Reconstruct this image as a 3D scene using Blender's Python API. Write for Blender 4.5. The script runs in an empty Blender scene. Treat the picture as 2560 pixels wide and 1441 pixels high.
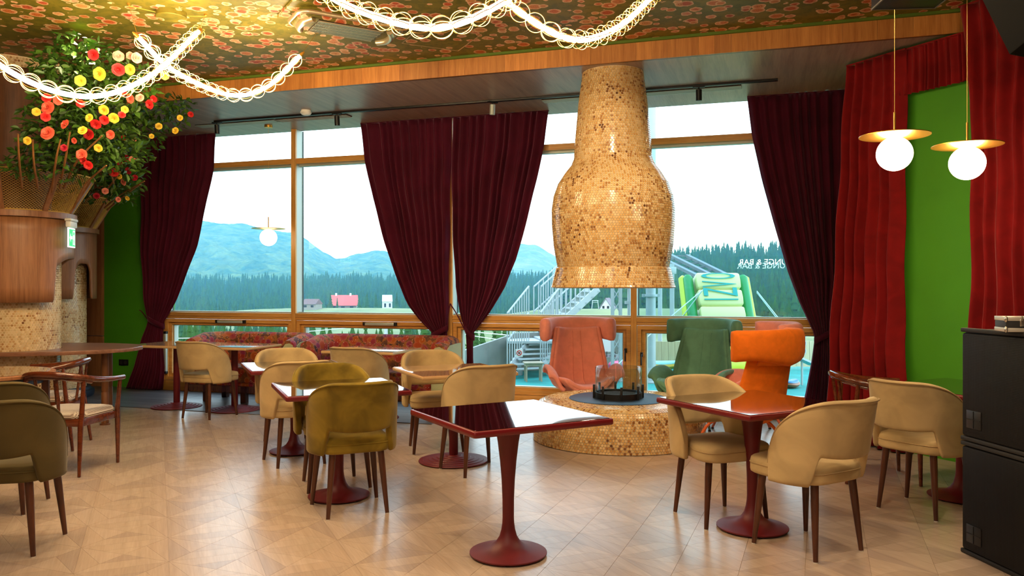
import bpy, bmesh, math, random
import numpy as np
from mathutils import Vector, Matrix

random.seed(7)
rng = np.random.default_rng(7)
SC = bpy.context.scene
COL = SC.collection
PI = math.pi
TH = math.radians(17.69)          # yaw of the view against the window wall's normal
CT, ST = math.cos(TH), math.sin(TH)


def S(x, y, z=None):
    """Survey axes (along / across the line of sight) to the room's axes."""
    p = (x * CT - y * ST, x * ST + y * CT)
    return p if z is None else Vector((p[0], p[1], z))


def face(fx, fy):
    """z rotation that turns local +Y to a survey direction."""
    return math.atan2(fy, fx) + TH - PI / 2


# ------------------------------------------------------------------ camera, sky, lamps, exposure
cam_d = bpy.data.cameras.new('camera')
cam = bpy.data.objects.new('camera', cam_d)
COL.objects.link(cam)
cam.location = (0, 0, 1.427)
cam.rotation_euler = (PI / 2, 0, TH)
cam_d.sensor_width = 36
cam_d.lens = 28.125
cam_d.shift_y = -3.5 / 2560
cam_d.clip_start = 0.05
cam_d.clip_end = 20000
SC.camera = cam

SC.view_settings.view_transform = 'Standard'
SC.view_settings.look = 'None'
SC.view_settings.gamma = 1.0
SC.view_settings.use_curve_mapping = False
SC.view_settings.exposure = 0.0
cy = SC.cycles
cy.use_denoising = True
cy.max_bounces = 7
cy.diffuse_bounces = 3
cy.glossy_bounces = 4
cy.transmission_bounces = 4
cy.transparent_max_bounces = 12
cy.volume_bounces = 0
cy.caustics_reflective = False
cy.caustics_refractive = False
cy.sample_clamp_indirect = 6.0

W = bpy.data.worlds.new('evening_sky')
SC.world = W
W.use_nodes = True
wn = W.node_tree
wn.nodes.clear()
w_out = wn.nodes.new('ShaderNodeOutputWorld')
w_bg = wn.nodes.new('ShaderNodeBackground')
w_tc = wn.nodes.new('ShaderNodeTexCoord')
w_sep = wn.nodes.new('ShaderNodeSeparateXYZ')
w_rmp = wn.nodes.new('ShaderNodeValToRGB')
wn.links.new(w_tc.outputs['Generated'], w_sep.inputs[0])
wn.links.new(w_sep.outputs['Z'], w_rmp.inputs[0])
w_rmp.color_ramp.elements[0].position = 0.0
w_rmp.color_ramp.elements[0].color = (0.94, 0.96, 0.98, 1)
w_rmp.color_ramp.elements[1].position = 0.8
w_rmp.color_ramp.elements[1].color = (0.62, 0.78, 1.0, 1)
wn.links.new(w_rmp.outputs[0], w_bg.inputs[0])
w_bg.inputs[1].default_value = SKY = 4.2
wn.links.new(w_bg.outputs[0], w_out.inputs[0])


def lamp(name, kind, loc, power, color, **kw):
    d = bpy.data.lights.new(name, kind)
    d.energy = power
    d.color = color
    aim = kw.pop('aim', None)
    for k, v in kw.items():
        setattr(d, k, v)
    o = bpy.data.objects.new(name, d)
    o.location = loc
    if aim is not None:
        o.rotation_euler = (Vector(aim) - Vector(loc)).to_track_quat('-Z', 'Y').to_euler()
    COL.objects.link(o)
    return o


WARM = (1.0, 0.78, 0.52)
# unseen ceiling downlights: warm pools on the floor, plus added warm fill
for k, (x, y, p) in enumerate([(-3.4, 1.2, 50), (-1.2, 1.0, 200), (1.0, 0.9, 90), (-2.4, 3.0, 110), (0.0, 3.0, 150), (2.0, 3.2, 60),
                               (-4.8, 3.4, 90), (0.9, 5.3, 120), (-5.6, 5.4, 120)]):
    lamp('downlight_fill', 'SPOT', (x, y, 3.63), p, WARM, spot_size=math.radians(115), spot_blend=0.7, shadow_soft_size=0.07, aim=(x, y + 0.25, 0))
# unseen floods added behind the viewpoint to fill the room from the front
for x, p in ((-2.5, 130), (1.0, 70)):
    lamp('front_fill', 'SPOT', (x, -1.6, 3.3), p, WARM, spot_size=math.radians(95), spot_blend=0.8, shadow_soft_size=0.12, aim=(x * 0.6, 7.2, 1.6))
# unseen narrow spots added to brighten the hood and the seats round the fire
lamp('hood_fill_spot', 'SPOT', (-0.9, 4.3, 3.62), 230, WARM, spot_size=math.radians(44), spot_blend=0.6, shadow_soft_size=0.05, aim=(-1.45, 7.6, 1.9))
lamp('seat_fill_spot', 'SPOT', (0.3, 5.9, 3.62), 90, WARM, spot_size=math.radians(60), spot_blend=0.7, shadow_soft_size=0.05, aim=(-1.2, 8.3, 0.6))


# ------------------------------------------------------------------ mesh helpers
class MB:
    """Collects faces of one mesh."""

    def __init__(self):
        self.v, self.f, self.c = [], [], []

    def add(self, vs, fs, M=None, col=None):
        o = len(self.v)
        if M is None:
            self.v.extend([tuple(p) for p in vs])
        else:
            self.v.extend([tuple(M @ Vector(p)) for p in vs])
        self.f.extend([tuple(i + o for i in f) for f in fs])
        self.c.extend([col] * len(fs))
        return self

    def box(self, c, s, M=None, col=None):
        x, y, z = (q / 2 for q in s)
        vs = [(c[0] + i * x, c[1] + j * y, c[2] + k * z) for k in (-1, 1) for j in (-1, 1) for i in (-1, 1)]
        return self.add(vs, [(0, 2, 3, 1), (4, 5, 7, 6), (0, 1, 5, 4), (2, 6, 7, 3), (0, 4, 6, 2), (1, 3, 7, 5)], M, col)

    def bar(self, a, b, w, h, up=(0, 0, 1)):
        """box beam from a to b"""
        a, b = Vector(a), Vector(b)
        d = (b - a)
        L = d.length
        d.normalize()
        u = Vector(up)
        s = d.cross(u)
        if s.length < 1e-4:
            s = Vector((1, 0, 0))
        s.normalize()
        u = s.cross(d)
        M = Matrix.Translation((a + b) / 2) @ Matrix((d, s, u)).transposed().to_4x4()
        return self.box((0, 0, 0), (L, w, h), M)

    def loft(self, rings, closed=True, caps=True, M=None, col=None):
        n = len(rings[0])
        vs = [p for r in rings for p in r]
        fs = []
        for k in range(len(rings) - 1):
            for i in range(n if closed else n - 1):
                j = (i + 1) % n
                fs.append((k * n + i, k * n + j, (k + 1) * n + j, (k + 1) * n + i))
        if caps:
            fs.append(tuple(range(n - 1, -1, -1)))
            fs.append(tuple(range((len(rings) - 1) * n, len(rings) * n)))
        return self.add(vs, fs, M, col)

    def tube(self, path, r, n=8, caps=True, M=None, col=None, flat=1.0):
        P = [Vector(p) for p in path]
        R = r if isinstance(r, (list, tuple)) else [r] * len(P)
        rings = []
        t0 = (P[1] - P[0]).normalized()
        u = Vector((0, 0, 1)) if abs(t0.z) < 0.9 else Vector((1, 0, 0))
        u = (u - t0 * u.dot(t0)).normalized()
        for i, p in enumerate(P):
            t = (P[min(i + 1, len(P) - 1)] - P[max(i - 1, 0)]).normalized()
            u = (u - t * u.dot(t)).normalized()
            w = t.cross(u)
            rings.append([p + (u * math.cos(a) * flat + w * math.sin(a)) * R[i] for a in (2 * PI * k / n for k in range(n))])
        return self.loft(rings, True, caps, M, col)

    def lathe(self, prof, n=32, M=None, col=None, caps=True):
        rings = [[(max(r, 1e-4) * math.cos(2 * PI * k / n), max(r, 1e-4) * math.sin(2 * PI * k / n), z) for k in range(n)] for r, z in prof]
        return self.loft(rings, True, caps, M, col)

    def prism(self, poly, z0, z1, M=None, col=None):
        return self.loft([[(x, y, z0) for x, y in poly], [(x, y, z1) for x, y in poly]], True, True, M, col)

    def layers(self, poly, zs, M=None, col=None):
        """outline stacked at heights z, scaled about its centre"""
        cx = sum(p[0] for p in poly) / len(poly)
        cy_ = sum(p[1] for p in poly) / len(poly)
        return self.loft([[(cx + (x - cx) * s, cy_ + (y - cy_) * s, z) for x, y in poly] for z, s in zs], True, True, M, col)

    def grid(self, fn, nu, nv, M=None, col=None, wrap=False):
        vs = [fn(i / nu, j / nv) for j in range(nv + 1) for i in range(nu + (0 if wrap else 1))]
        m = nu if wrap else nu + 1
        fs = [(j * m + i, j * m + (i + 1) % m, (j + 1) * m + (i + 1) % m, (j + 1) * m + i) for j in range(nv) for i in range(nu)]
        return self.add(vs, fs, M, col)

    def ring(self, R, r, N=24, n=4, M=None, col=None):
        rings = []
        for k in range(N):
            a = 2 * PI * k / N
            rings.append([((R + r * math.cos(b)) * math.cos(a), (R + r * math.cos(b)) * math.sin(a), r * math.sin(b)) for b in (2 * PI * q / n for q in range(n))])
        rings.append(rings[0])
        return self.loft(rings, True, False, M, col)

    def mesh(self, name, smooth=True, ang=40, bevel=0, seg=2, weld=False):
        me = bpy.data.meshes.new(name)
        me.from_pydata(self.v, [], self.f)
        if any(c is not None for c in self.c):
            at = me.color_attributes.new('Col', 'FLOAT_COLOR', 'CORNER')
            buf = []
            for c, f in zip(self.c, self.f):
                buf.extend(((c or (1, 1, 1)) + (1,) if len(c or (1, 1, 1)) == 3 else c) * len(f))
            at.data.foreach_set('color', buf)
        bm = bmesh.new()
        bm.from_mesh(me)
        if weld:
            bmesh.ops.remove_doubles(bm, verts=bm.verts, dist=1e-5)
        bmesh.ops.recalc_face_normals(bm, faces=bm.faces)
        if bevel:
            ed = [e for e in bm.edges if len(e.link_faces) == 2 and e.calc_face_angle(0) > math.radians(40)]
            bmesh.ops.bevel(bm, geom=ed, offset=bevel, segments=seg, profile=0.5, affect='EDGES', clamp_overlap=True)
        bm.to_mesh(me)
        bm.free()
        if smooth:
            me.polygons.foreach_set('use_smooth', [True] * len(me.polygons))
            me.set_sharp_from_angle(angle=math.radians(ang))
        return me

    def build(self, name, mat, parent=None, **kw):
        return obj(name, self.mesh(name, **kw), mat, parent)


def obj(name, me, mat=None, parent=None):
    if mat is not None and not me.materials:
        for m in (mat if isinstance(mat, (list, tuple)) else [mat]):
            me.materials.append(m)
    o = bpy.data.objects.new(name, me)
    COL.objects.link(o)
    if parent is not None:
        o.parent = parent
    return o


def tag(o, label=None, cat=None, group=None, kind=None):
    if label:
        o['label'] = label
    if cat:
        o['category'] = cat
    if group:
        o['group'] = group
    if kind:
        o['kind'] = kind
    return o


def thing(name, label, cat, loc=(0, 0, 0), rz=0.0, group=None):
    o = bpy.data.objects.new(name, None)
    COL.objects.link(o)
    o.location = loc
    o.rotation_euler = (0, 0, rz)
    return tag(o, label, cat, group)


def copy_tree(o, parent=None):
    c = o.copy()
    COL.objects.link(c)
    if parent is not None:
        c.parent = parent
    for ch in list(o.children):
        copy_tree(ch, c)
    return c


def bake(o):
    """apply an object's modifiers into its mesh"""
    dg = bpy.context.evaluated_depsgraph_get()
    me = bpy.data.meshes.new_from_object(o.evaluated_get(dg))
    o.modifiers.clear()
    o.data = me
    return o


def solid(o, t, lv=1, off=0.0):
    m = o.modifiers.new('solid', 'SOLIDIFY')
    m.thickness = t
    m.offset = off
    if lv:
        s = o.modifiers.new('sub', 'SUBSURF')
        s.levels = lv
        s.render_levels = lv
    return bake(o)


def smooth_path(pts, n=8):
    """Catmull-Rom through points"""
    P = [Vector(p) for p in pts]
    P = [P[0] * 2 - P[1]] + P + [P[-1] * 2 - P[-2]]
    out = []
    for i in range(1, len(P) - 2):
        a, b, c, d = P[i - 1:i + 3]
        for k in range(n):
            t = k / n
            out.append(0.5 * ((2 * b) + (c - a) * t + (2 * a - 5 * b + 4 * c - d) * t * t + (3 * b - a - 3 * c + d) * t ** 3))
    out.append(P[-2])
    return out


def fast_mesh(name, verts, faces_by_n, colors=None, smooth=False):
    """numpy mesh; faces_by_n: list of (k,n) int arrays; colors: per-vertex rgb"""
    me = bpy.data.meshes.new(name)
    me.vertices.add(len(verts))
    me.vertices.foreach_set('co', np.asarray(verts, np.float32).ravel())
    loops = np.concatenate([f.ravel() for f in faces_by_n]).astype(np.int32)
    tot = np.concatenate([np.full(len(f), f.shape[1], np.int32) for f in faces_by_n])
    st = np.concatenate([[0], np.cumsum(tot)[:-1]]).astype(np.int32)
    me.loops.add(len(loops))
    me.loops.foreach_set('vertex_index', loops)
    me.polygons.add(len(tot))
    me.polygons.foreach_set('loop_start', st)
    me.polygons.foreach_set('loop_total', tot)
    me.polygons.foreach_set('use_smooth', np.full(len(tot), smooth))
    if colors is not None:
        at = me.color_attributes.new('Col', 'FLOAT_COLOR', 'POINT')
        c4 = np.ones((len(verts), 4), np.float32)
        c4[:, :3] = colors
        at.data.foreach_set('color', c4.ravel())
    me.update(calc_edges=True)
    return me


# ------------------------------------------------------------------ materials
def C(r, g, b):
    return tuple(((q / 255) / 12.92 if q / 255 <= 0.04045 else ((q / 255 + 0.055) / 1.055) ** 2.4) for q in (r, g, b))


class NT:
    def __init__(self, name):
        self.m = bpy.data.materials.new(name)
        self.m.use_nodes = True
        self.t = self.m.node_tree
        self.p = self.t.nodes['Principled BSDF']
        self.out = self.t.nodes['Material Output']

    def n(self, kind, **kw):
        nd = self.t.nodes.new('ShaderNode' + kind)
        for k, v in kw.items():
            if k.startswith('i_'):
                nd.inputs[k[2:].replace('_', ' ')].default_value = v
            else:
                setattr(nd, k, v)
        return nd

    def l(self, a, b):
        self.t.links.new(a, b)

    def mapping(self, coord='Object', scale=(1, 1, 1)):
        tc = self.n('TexCoord')
        mp = self.n('Mapping')
        mp.inputs['Scale'].default_value = scale
        self.l(tc.outputs[coord], mp.inputs[0])
        return mp.outputs[0]

    def math(self, op, a, b=None, c=None):
        nd = self.n('Math', operation=op)
        for i, q in enumerate((a, b, c)):
            if q is None:
                continue
            if isinstance(q, (int, float)):
                nd.inputs[i].default_value = q
            else:
                self.l(q, nd.inputs[i])
        return nd.outputs[0]

    def mix(self, fac, a, b, mode='MIX'):
        nd = self.n('Mix', data_type='RGBA', blend_type=mode)
        for s, q in ((nd.inputs[0], fac), (nd.inputs[6], a), (nd.inputs[7], b)):
            if isinstance(q, (int, float)):
                s.default_value = q
            elif isinstance(q, tuple):
                s.default_value = q + (1,) if len(q) == 3 else q
            else:
                self.l(q, s)
        return nd.outputs[2]

    def ramp(self, fac, stops, interp='LINEAR'):
        nd = self.n('ValToRGB')
        cr = nd.color_ramp
        cr.interpolation = interp
        while len(cr.elements) < len(stops):
            cr.elements.new(0.5)
        for e, (p, c) in zip(cr.elements, stops):
            e.position = p
            e.color = tuple(c) + (1,)
        self.l(fac, nd.inputs[0])
        return nd.outputs[0]

    def base(self, c):
        if isinstance(c, tuple):
            self.p.inputs['Base Color'].default_value = c + (1,)
        else:
            self.l(c, self.p.inputs['Base Color'])

    def bump(self, h, strength=0.3, dist=0.01):
        nd = self.n('Bump')
        nd.inputs['Strength'].default_value = strength
        nd.inputs['Distance'].default_value = dist
        self.l(h, nd.inputs['Height'])
        self.l(nd.outputs[0], self.p.inputs['Normal'])


def mat(name, col, rough=0.5, metal=0.0, var=0.0, scale=6.0, bump=0.0, bscale=80.0, sheen=0.0, coat=0.0, spec=0.5, attr=False, coord='Object', stretch=(1, 1, 1)):
    t = NT(name)
    t.p.inputs['Roughness'].default_value = rough
    t.p.inputs['Metallic'].default_value = metal
    t.p.inputs['Specular IOR Level'].default_value = spec
    t.p.inputs['Sheen Weight'].default_value = sheen
    t.p.inputs['Coat Weight'].default_value = coat
    t.p.inputs['Coat Roughness'].default_value = 0.05
    c = col
    if attr:
        at = t.n('VertexColor')
        at.layer_name = 'Col'
        c = at.outputs[0]
    if var:
        nz = t.n('TexNoise', i_Scale=scale, i_Detail=4.0)
        t.l(t.mapping(coord, stretch), nz.inputs[0])
        f = t.ramp(nz.outputs[0], [(0.3, (1 - var,) * 3), (0.7, (1 + var,) * 3)])
        c = t.mix(1.0, c, f, 'MULTIPLY')
    t.base(c)
    if bump:
        nb = t.n('TexNoise', i_Scale=bscale, i_Detail=3.0)
        t.l(t.mapping(coord, stretch), nb.inputs[0])
        t.bump(nb.outputs[0], bump, 0.004)
    return t.m


def velvet(name, col, var=0.25, scale=4.0, sheen=0.35, tint=(1, 0.9, 0.75)):
    t = NT(name)
    t.p.inputs['Roughness'].default_value = 0.85
    t.p.inputs['Specular IOR Level'].default_value = 0.2
    t.p.inputs['Sheen Weight'].default_value = sheen
    t.p.inputs['Sheen Roughness'].default_value = 0.35
    t.p.inputs['Sheen Tint'].default_value = tint + (1,)
    nz = t.n('TexNoise', i_Scale=scale, i_Detail=3.0, i_Distortion=0.6)
    t.l(t.mapping(), nz.inputs[0])
    t.base(t.mix(1.0, col, t.ramp(nz.outputs[0], [(0.35, (1 - var,) * 3), (0.65, (1 + var,) * 3)]), 'MULTIPLY'))
    nb = t.n('TexNoise', i_Scale=500.0)
    t.l(t.mapping(), nb.inputs[0])
    t.bump(nb.outputs[0], 0.15, 0.002)
    return t.m


def wood(name, c1, c2, axis='Z', rough=0.4, scale=1.0, coat=0.0, attr=False, spec=0.5):
    t = NT(name)
    t.p.inputs['Roughness'].default_value = rough
    t.p.inputs['Coat Weight'].default_value = coat
    t.p.inputs['Coat Roughness'].default_value = 0.12
    t.p.inputs['Specular IOR Level'].default_value = spec
    s = {'X': (1.2, 22, 22), 'Y': (22, 1.2, 22), 'Z': (22, 22, 1.2)}[axis]
    mp = t.mapping('Object', tuple(q * scale for q in s))
    nz = t.n('TexNoise', i_Scale=1.0, i_Detail=6.0, i_Roughness=0.65, i_Distortion=0.4)
    t.l(mp, nz.inputs[0])
    n2 = t.n('TexNoise', i_Scale=6.0, i_Detail=4.0)
    t.l(mp, n2.inputs[0])
    f = t.math('ADD', t.math('MULTIPLY', nz.outputs[0], 0.7), t.math('MULTIPLY', n2.outputs[0], 0.3))
    c = t.ramp(f, [(0.36, c2), (0.62, c1)])
    if attr:
        at = t.n('VertexColor')
        at.layer_name = 'Col'
        c = t.mix(1.0, c, at.outputs[0], 'MULTIPLY')
    t.base(c)
    t.bump(f, 0.06, 0.004)
    return t.m


def glow(name, col, strength):
    t = NT(name)
    t.p.inputs['Base Color'].default_value = col + (1,)
    t.p.inputs['Emission Color'].default_value = col + (1,)
    t.p.inputs['Emission Strength'].default_value = strength
    return t.m


def glass(name, tint=(0.87, 0.97, 0.98), rough=0.0):
    """clear pane: Fresnel share of reflection over a clear see-through"""
    t = NT(name)
    t.t.nodes.remove(t.p)
    tr = t.n('BsdfTransparent')
    tr.inputs[0].default_value = tint + (1,)
    gl = t.n('BsdfGlossy')
    gl.inputs['Roughness'].default_value = rough
    fr = t.n('Fresnel')
    ge = t.n('NewGeometry')          # same share of reflection from either face of a thin pane
    t.l(t.math('ADD', t.math('MULTIPLY', ge.outputs['Backfacing'], 1 / 1.45 - 1.45), 1.45), fr.inputs[0])
    mx = t.n('MixShader')
    t.l(fr.outputs[0], mx.inputs[0])
    t.l(tr.outputs[0], mx.inputs[1])
    t.l(gl.outputs[0], mx.inputs[2])
    t.l(mx.outputs[0], t.out.inputs[0])
    return t.m


def rose_paper(name, ground, leafc, rose_stops, scale, spread, rmax, spec=0.3, rough=0.5, dots=False, coord='Object', k2=1.0, ring=0.55, edge=0.55, leafmix=0.75):
    """printed paper or cloth: roses strewn over leaves"""
    t = NT(name)
    t.p.inputs['Roughness'].default_value = rough
    t.p.inputs['Specular IOR Level'].default_value = spec
    mp = t.mapping(coord)
    nz = t.n('TexNoise', i_Scale=scale * 2.5, i_Detail=2.0)
    t.l(mp, nz.inputs[0])
    wz = t.n('TexNoise', i_Scale=scale * 0.6, i_Detail=3.0)
    t.l(mp, wz.inputs[0])
    c = t.mix(t.math('MULTIPLY', t.math('GREATER_THAN', nz.outputs[0], 0.53), leafmix), ground, leafc)
    c = t.mix(t.ramp(wz.outputs[0], [(0.35, (0, 0, 0)), (0.65, (0.5, 0.5, 0.5))]), c, leafc)
    for q, (sc, rm, off) in enumerate(((scale, rmax, 0.0), (scale * 1.25 * k2, rmax * 0.85, 7.3))):
        mo = t.n('Mapping')
        mo.inputs['Location'].default_value = (off, off * 0.7, off * 1.3)
        t.l(mp, mo.inputs[0])
        vo = t.n('TexVoronoi', i_Scale=sc, i_Randomness=spread)
        t.l(mo.outputs[0], vo.inputs['Vector'])
        d = vo.outputs['Distance']
        wob = t.n('TexNoise', i_Scale=sc * 5, i_Detail=1.0)
        t.l(mp, wob.inputs[0])
        dd = t.math('ADD', d, t.math('MULTIPLY', t.math('SUBTRACT', wob.outputs[0], 0.5), 0.14))
        sep = t.n('SeparateColor')
        t.l(vo.outputs['Color'], sep.inputs[0])
        col = t.ramp(sep.outputs[0], rose_stops)
        rings = t.math('ABSOLUTE', t.math('SINE', t.math('MULTIPLY', dd, 40.0)))
        col = t.mix(t.math('MULTIPLY', rings, ring), t.mix(1.0, col, (0.42, 0.25, 0.2), 'MULTIPLY'), col)
        col = t.mix(t.ramp(dd, [(rm * 0.6, (0, 0, 0)), (rm * 0.98, (edge,) * 3)]), col, (0.95, 0.7, 0.45))
        keep = t.math('MULTIPLY', t.math('LESS_THAN', dd, rm), t.math('GREATER_THAN', sep.outputs[1], 0.13))
        c = t.mix(keep, c, col)
    if dots:
        vo = t.n('TexVoronoi', i_Scale=scale * 5.5)
        t.l(mp, vo.inputs['Vector'])
        sep = t.n('SeparateColor')
        t.l(vo.outputs['Color'], sep.inputs[0])
        c = t.mix(t.math('MULTIPLY', t.math('LESS_THAN', vo.outputs['Distance'], 0.16), t.math('GREATER_THAN', sep.outputs[0], 0.66)), c, (0.85, 0.8, 0.72))
    t.base(c)
    return t.m


m_dark_wood = wood('walnut_leg', C(92, 50, 30), C(58, 28, 18), 'Z', 0.35)
m_clad = wood('walnut_veneer', C(166, 112, 74), C(128, 84, 54), 'Z', 0.42)
m_shaft = wood('dark_walnut_veneer', C(120, 74, 42), C(88, 52, 28), 'Z', 0.5)
m_frame = wood('larch_frame', C(230, 172, 92), C(200, 138, 62), 'X', 0.4)
m_framev = wood('larch_upright', C(234, 176, 94), C(204, 142, 64), 'Z', 0.4)
m_fascia = wood('oak_fascia', C(214, 146, 74), C(176, 108, 48), 'Z', 0.4, attr=True)
m_soffit = wood('dark_oak_soffit', C(178, 152, 138), C(144, 120, 110), 'Y', 0.36, 0.6, spec=.5)
m_alu = mat('grey_aluminium', C(190, 198, 190), 0.45, 0.3)
m_seal = mat('black_seal', C(52, 66, 76), 0.5)
m_black = mat('black_metal', C(22, 22, 24), 0.45, 0.2, bump=0.1)
m_plate = mat('blue_black_steel', C(30, 40, 56), 0.5, 0.2)
m_green = mat('green_paint', C(70, 150, 8), 0.7, 0, 0.05, 3)
m_red = mat('oxblood_lacquer', C(104, 16, 24), 0.5, 0, bump=0.08, bscale=400)
m_redrim = mat('oxblood_rim', C(110, 16, 22), 0.35)
m_redglass = mat('oxblood_glass', C(34, 8, 8), 0.02, spec=0.65, coat=0.6)
m_beigeglass = mat('beige_glass', C(196, 150, 112), 0.03, spec=0.6, coat=0.5)
m_beigerim = mat('beige_edge', C(216, 176, 124), 0.35)
m_brass = mat('brushed_brass', C(214, 160, 70), 0.35, 0.9)
m_gold = mat('gold_wire', C(232, 190, 100), 0.5, 0.25)
m_beige = velvet('beige_velvet', C(190, 164, 118), 0.14, 5, 0.25)
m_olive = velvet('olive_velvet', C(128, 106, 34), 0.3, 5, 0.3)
m_olive_shade = velvet('shaded_olive_velvet', C(84, 72, 40), 0.15, 4, 0.2)  # olive velvet darkened, the left edge's shade put into its colour
m_pipe = mat('beige_piping', C(172, 144, 100), 0.8)
m_curtain = velvet('burgundy_velvet', C(78, 12, 36), 0.15, 3, 0.4, (1, 0.4, 0.6))
m_curtain2 = velvet('crimson_velvet', C(128, 16, 18), 0.16, 5, 0.3, (1, 0.45, 0.4))
m_salmon = velvet('salmon_wool', C(236, 146, 126), 0.06, 12, 0.25, (1, 0.9, 0.9))
m_greenwool = velvet('green_wool', C(98, 142, 114), 0.08, 12, 0.25, (0.9, 1, 0.95))
m_orange = velvet('orange_wool', C(242, 120, 26), 0.07, 14, 0.15, (1, 0.8, 0.6))
m_grout = mat('cream_grout', C(236, 212, 172), 0.6)
m_mosaic = mat('onyx_mosaic', (1, 1, 1), 0.16, attr=True, spec=0.6)
m_pale = velvet('pale_green_velvet', C(186, 190, 150), 0.08, 5, 0.3)
m_glass = glass('window_glass')
m_white = mat('white_plastic', C(236, 234, 228), 0.45)
m_glide = mat('clear_glide', C(210, 206, 196), 0.3)
m_ceiling = rose_paper('rose_ceiling_paper', C(120, 106, 32), C(70, 72, 20),
                       [(0.0, C(206, 84, 44)), (0.35, C(228, 122, 56)), (0.6, C(240, 150, 80)), (0.8, C(236, 178, 110)), (1.0, C(206, 70, 52))], 6.4, 1.0, 0.39, leafmix=0.4)
m_sofa = rose_paper('rose_upholstery', C(70, 44, 52), C(176, 112, 54),
                    [(0.0, C(176, 70, 140)), (0.25, C(214, 84, 104)), (0.5, C(236, 104, 66)), (0.75, C(244, 146, 50)), (1.0, C(212, 76, 80))], 8.2, 1.0, 0.52, 0.3, 0.75, True, ring=0.25, edge=0.12)

# ------------------------------------------------------------------ the room's shell
ZS, ZC = 3.475, 3.66            # soffit over the windows, papered ceiling
YW, YF = 9.105, 7.236           # window wall, wooden fascia
XB = [-7.95, -5.87, -3.68, -1.44, 0.78]   # window posts


def struct(name, mb, m, parent=None, **kw):
    o = mb.build(name, m, parent, **kw)
    if parent is None:
        o['kind'] = 'structure'
    return o


floor = struct('floor', MB().box((-3.5, 3.0, -0.0575), (17.0, 13.2, 0.11)), mat('floor_bed', C(160, 136, 112), 0.8), smooth=False)
# --- square parquet-look tiles, each cut by its diagonals and two short joints
PIECES = [[(0, 0), (.25, .25), (.25, .75), (0, 1)], [(.25, .25), (.5, .5), (.25, .75)],
          [(1, 1), (.75, .75), (.75, .25), (1, 0)], [(.75, .75), (.5, .5), (.75, .25)],
          [(0, 0), (1, 0), (.75, .25)], [(0, 0), (.75, .25), (.5, .5)],
          [(1, 1), (0, 1), (.25, .75)], [(1, 1), (.25, .75), (.5, .5)]]
TP = 0.4355
TILE_COL = [C(190, 168, 148), C(188, 165, 145), C(186, 163, 143), C(192, 170, 151), C(180, 158, 139), C(189, 167, 147), C(175, 154, 138), C(187, 165, 145)]


def tile_faces(mb, M, r):
    for pc in PIECES:
        cx = sum(p[0] for p in pc) / len(pc)
        cyy = sum(p[1] for p in pc) / len(pc)
        area = abs(sum(pc[i][0] * pc[(i + 1) % len(pc)][1] - pc[(i + 1) % len(pc)][0] * pc[i][1] for i in range(len(pc)))) / 2
        k = 1 - 0.00045 / math.sqrt(area) / 0.3 / TP
        top = [((cx + (x - cx) * k - .5) * TP, (cyy + (y - cyy) * k - .5) * TP, 0.0) for x, y in pc]
        bot = [((cx + (x - cx) * (k + .004) - .5) * TP, (cyy + (y - cyy) * (k + .004) - .5) * TP, -0.0024) for x, y in pc]
        n = len(pc)
        c = r.choice(TILE_COL)
        if area < 0.07 and r.random() < 0.35:
            c = r.choice(TILE_COL[4:7])
        mb.add(top + bot, [tuple(range(n))] + [(i, i + n, (i + 1) % n + n, (i + 1) % n) for i in range(n)], M, c)
    return mb


m_tile = wood('parquet_tile', (1.0, 0.985, 0.965), (0.80, 0.775, 0.755), 'X', 0.27, 0.9, attr=True, spec=0.5)
tr = random.Random(3)
tile_meshes = [tile_faces(MB(), None, tr).mesh('tile', smooth=False) for _ in range(10)]
A0 = math.radians(131.6)
ex, ey = Vector((math.cos(A0), math.sin(A0))), Vector((-math.sin(A0), math.cos(A0)))
org = Vector((-2.955, 3.411))
cells = []
for i in range(-34, 34):
    for j in range(-34, 34):
        p = org + ex * (i + .5) * TP + ey * (j - .5) * TP
        if not (-11.5 < p.x < 4.8 and -3.4 < p.y < 9.3) or (p.y > 7.72 and p.x < -3.2) or p.x + p.y > 9.4:
            continue
        xc, yc = p.x * CT + p.y * ST, -p.x * ST + p.y * CT
        seen = yc > 3.7 and abs(xc) < 0.68 * yc
        cells.append((0 if seen else 1, yc, p.x, p.y))
cells.sort()
rest = MB()
for k, (s, d, x, y) in enumerate(cells):
    rot = A0 + tr.choice((0, PI))
    if k < 300 and s == 0:
        t = obj('tile', tr.choice(tile_meshes), m_tile, floor)
        t.location = (x, y, 0)
        t.rotation_euler = (0, 0, rot)
    else:
        tile_faces(rest, Matrix.Translation((x, y, 0)) @ Matrix.Rotation(rot, 4, 'Z'), tr)
tag(rest.build('tile_field', m_tile, floor, smooth=False), kind='stuff')
# --- strip of dark planks along the window
m_plank = wood('dark_plank', C(112, 108, 108), C(78, 74, 76), 'X', 0.35, 0.9, attr=True)
pr = random.Random(5)
for j in range(8):
    x = -9.9 + pr.uniform(-0.9, 0)
    while x < -3.3:
        x1 = min(x + 1.2, -3.3)
        if x1 - x > 0.1:
            g = pr.uniform(0.75, 1.15)
            MB().box(((x + x1) / 2, 7.62 + 0.1 + j * 0.2, 0.0015), (x1 - x - 0.003, 0.197, 0.009), None, (g, g, g)).build('plank', m_plank, floor, smooth=False)
        x += 1.2

struct('ceiling', MB().box((-3.5, 1.85, ZC + 0.03), (17.0, 10.9, 0.06)), m_ceiling, smooth=False)
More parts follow.
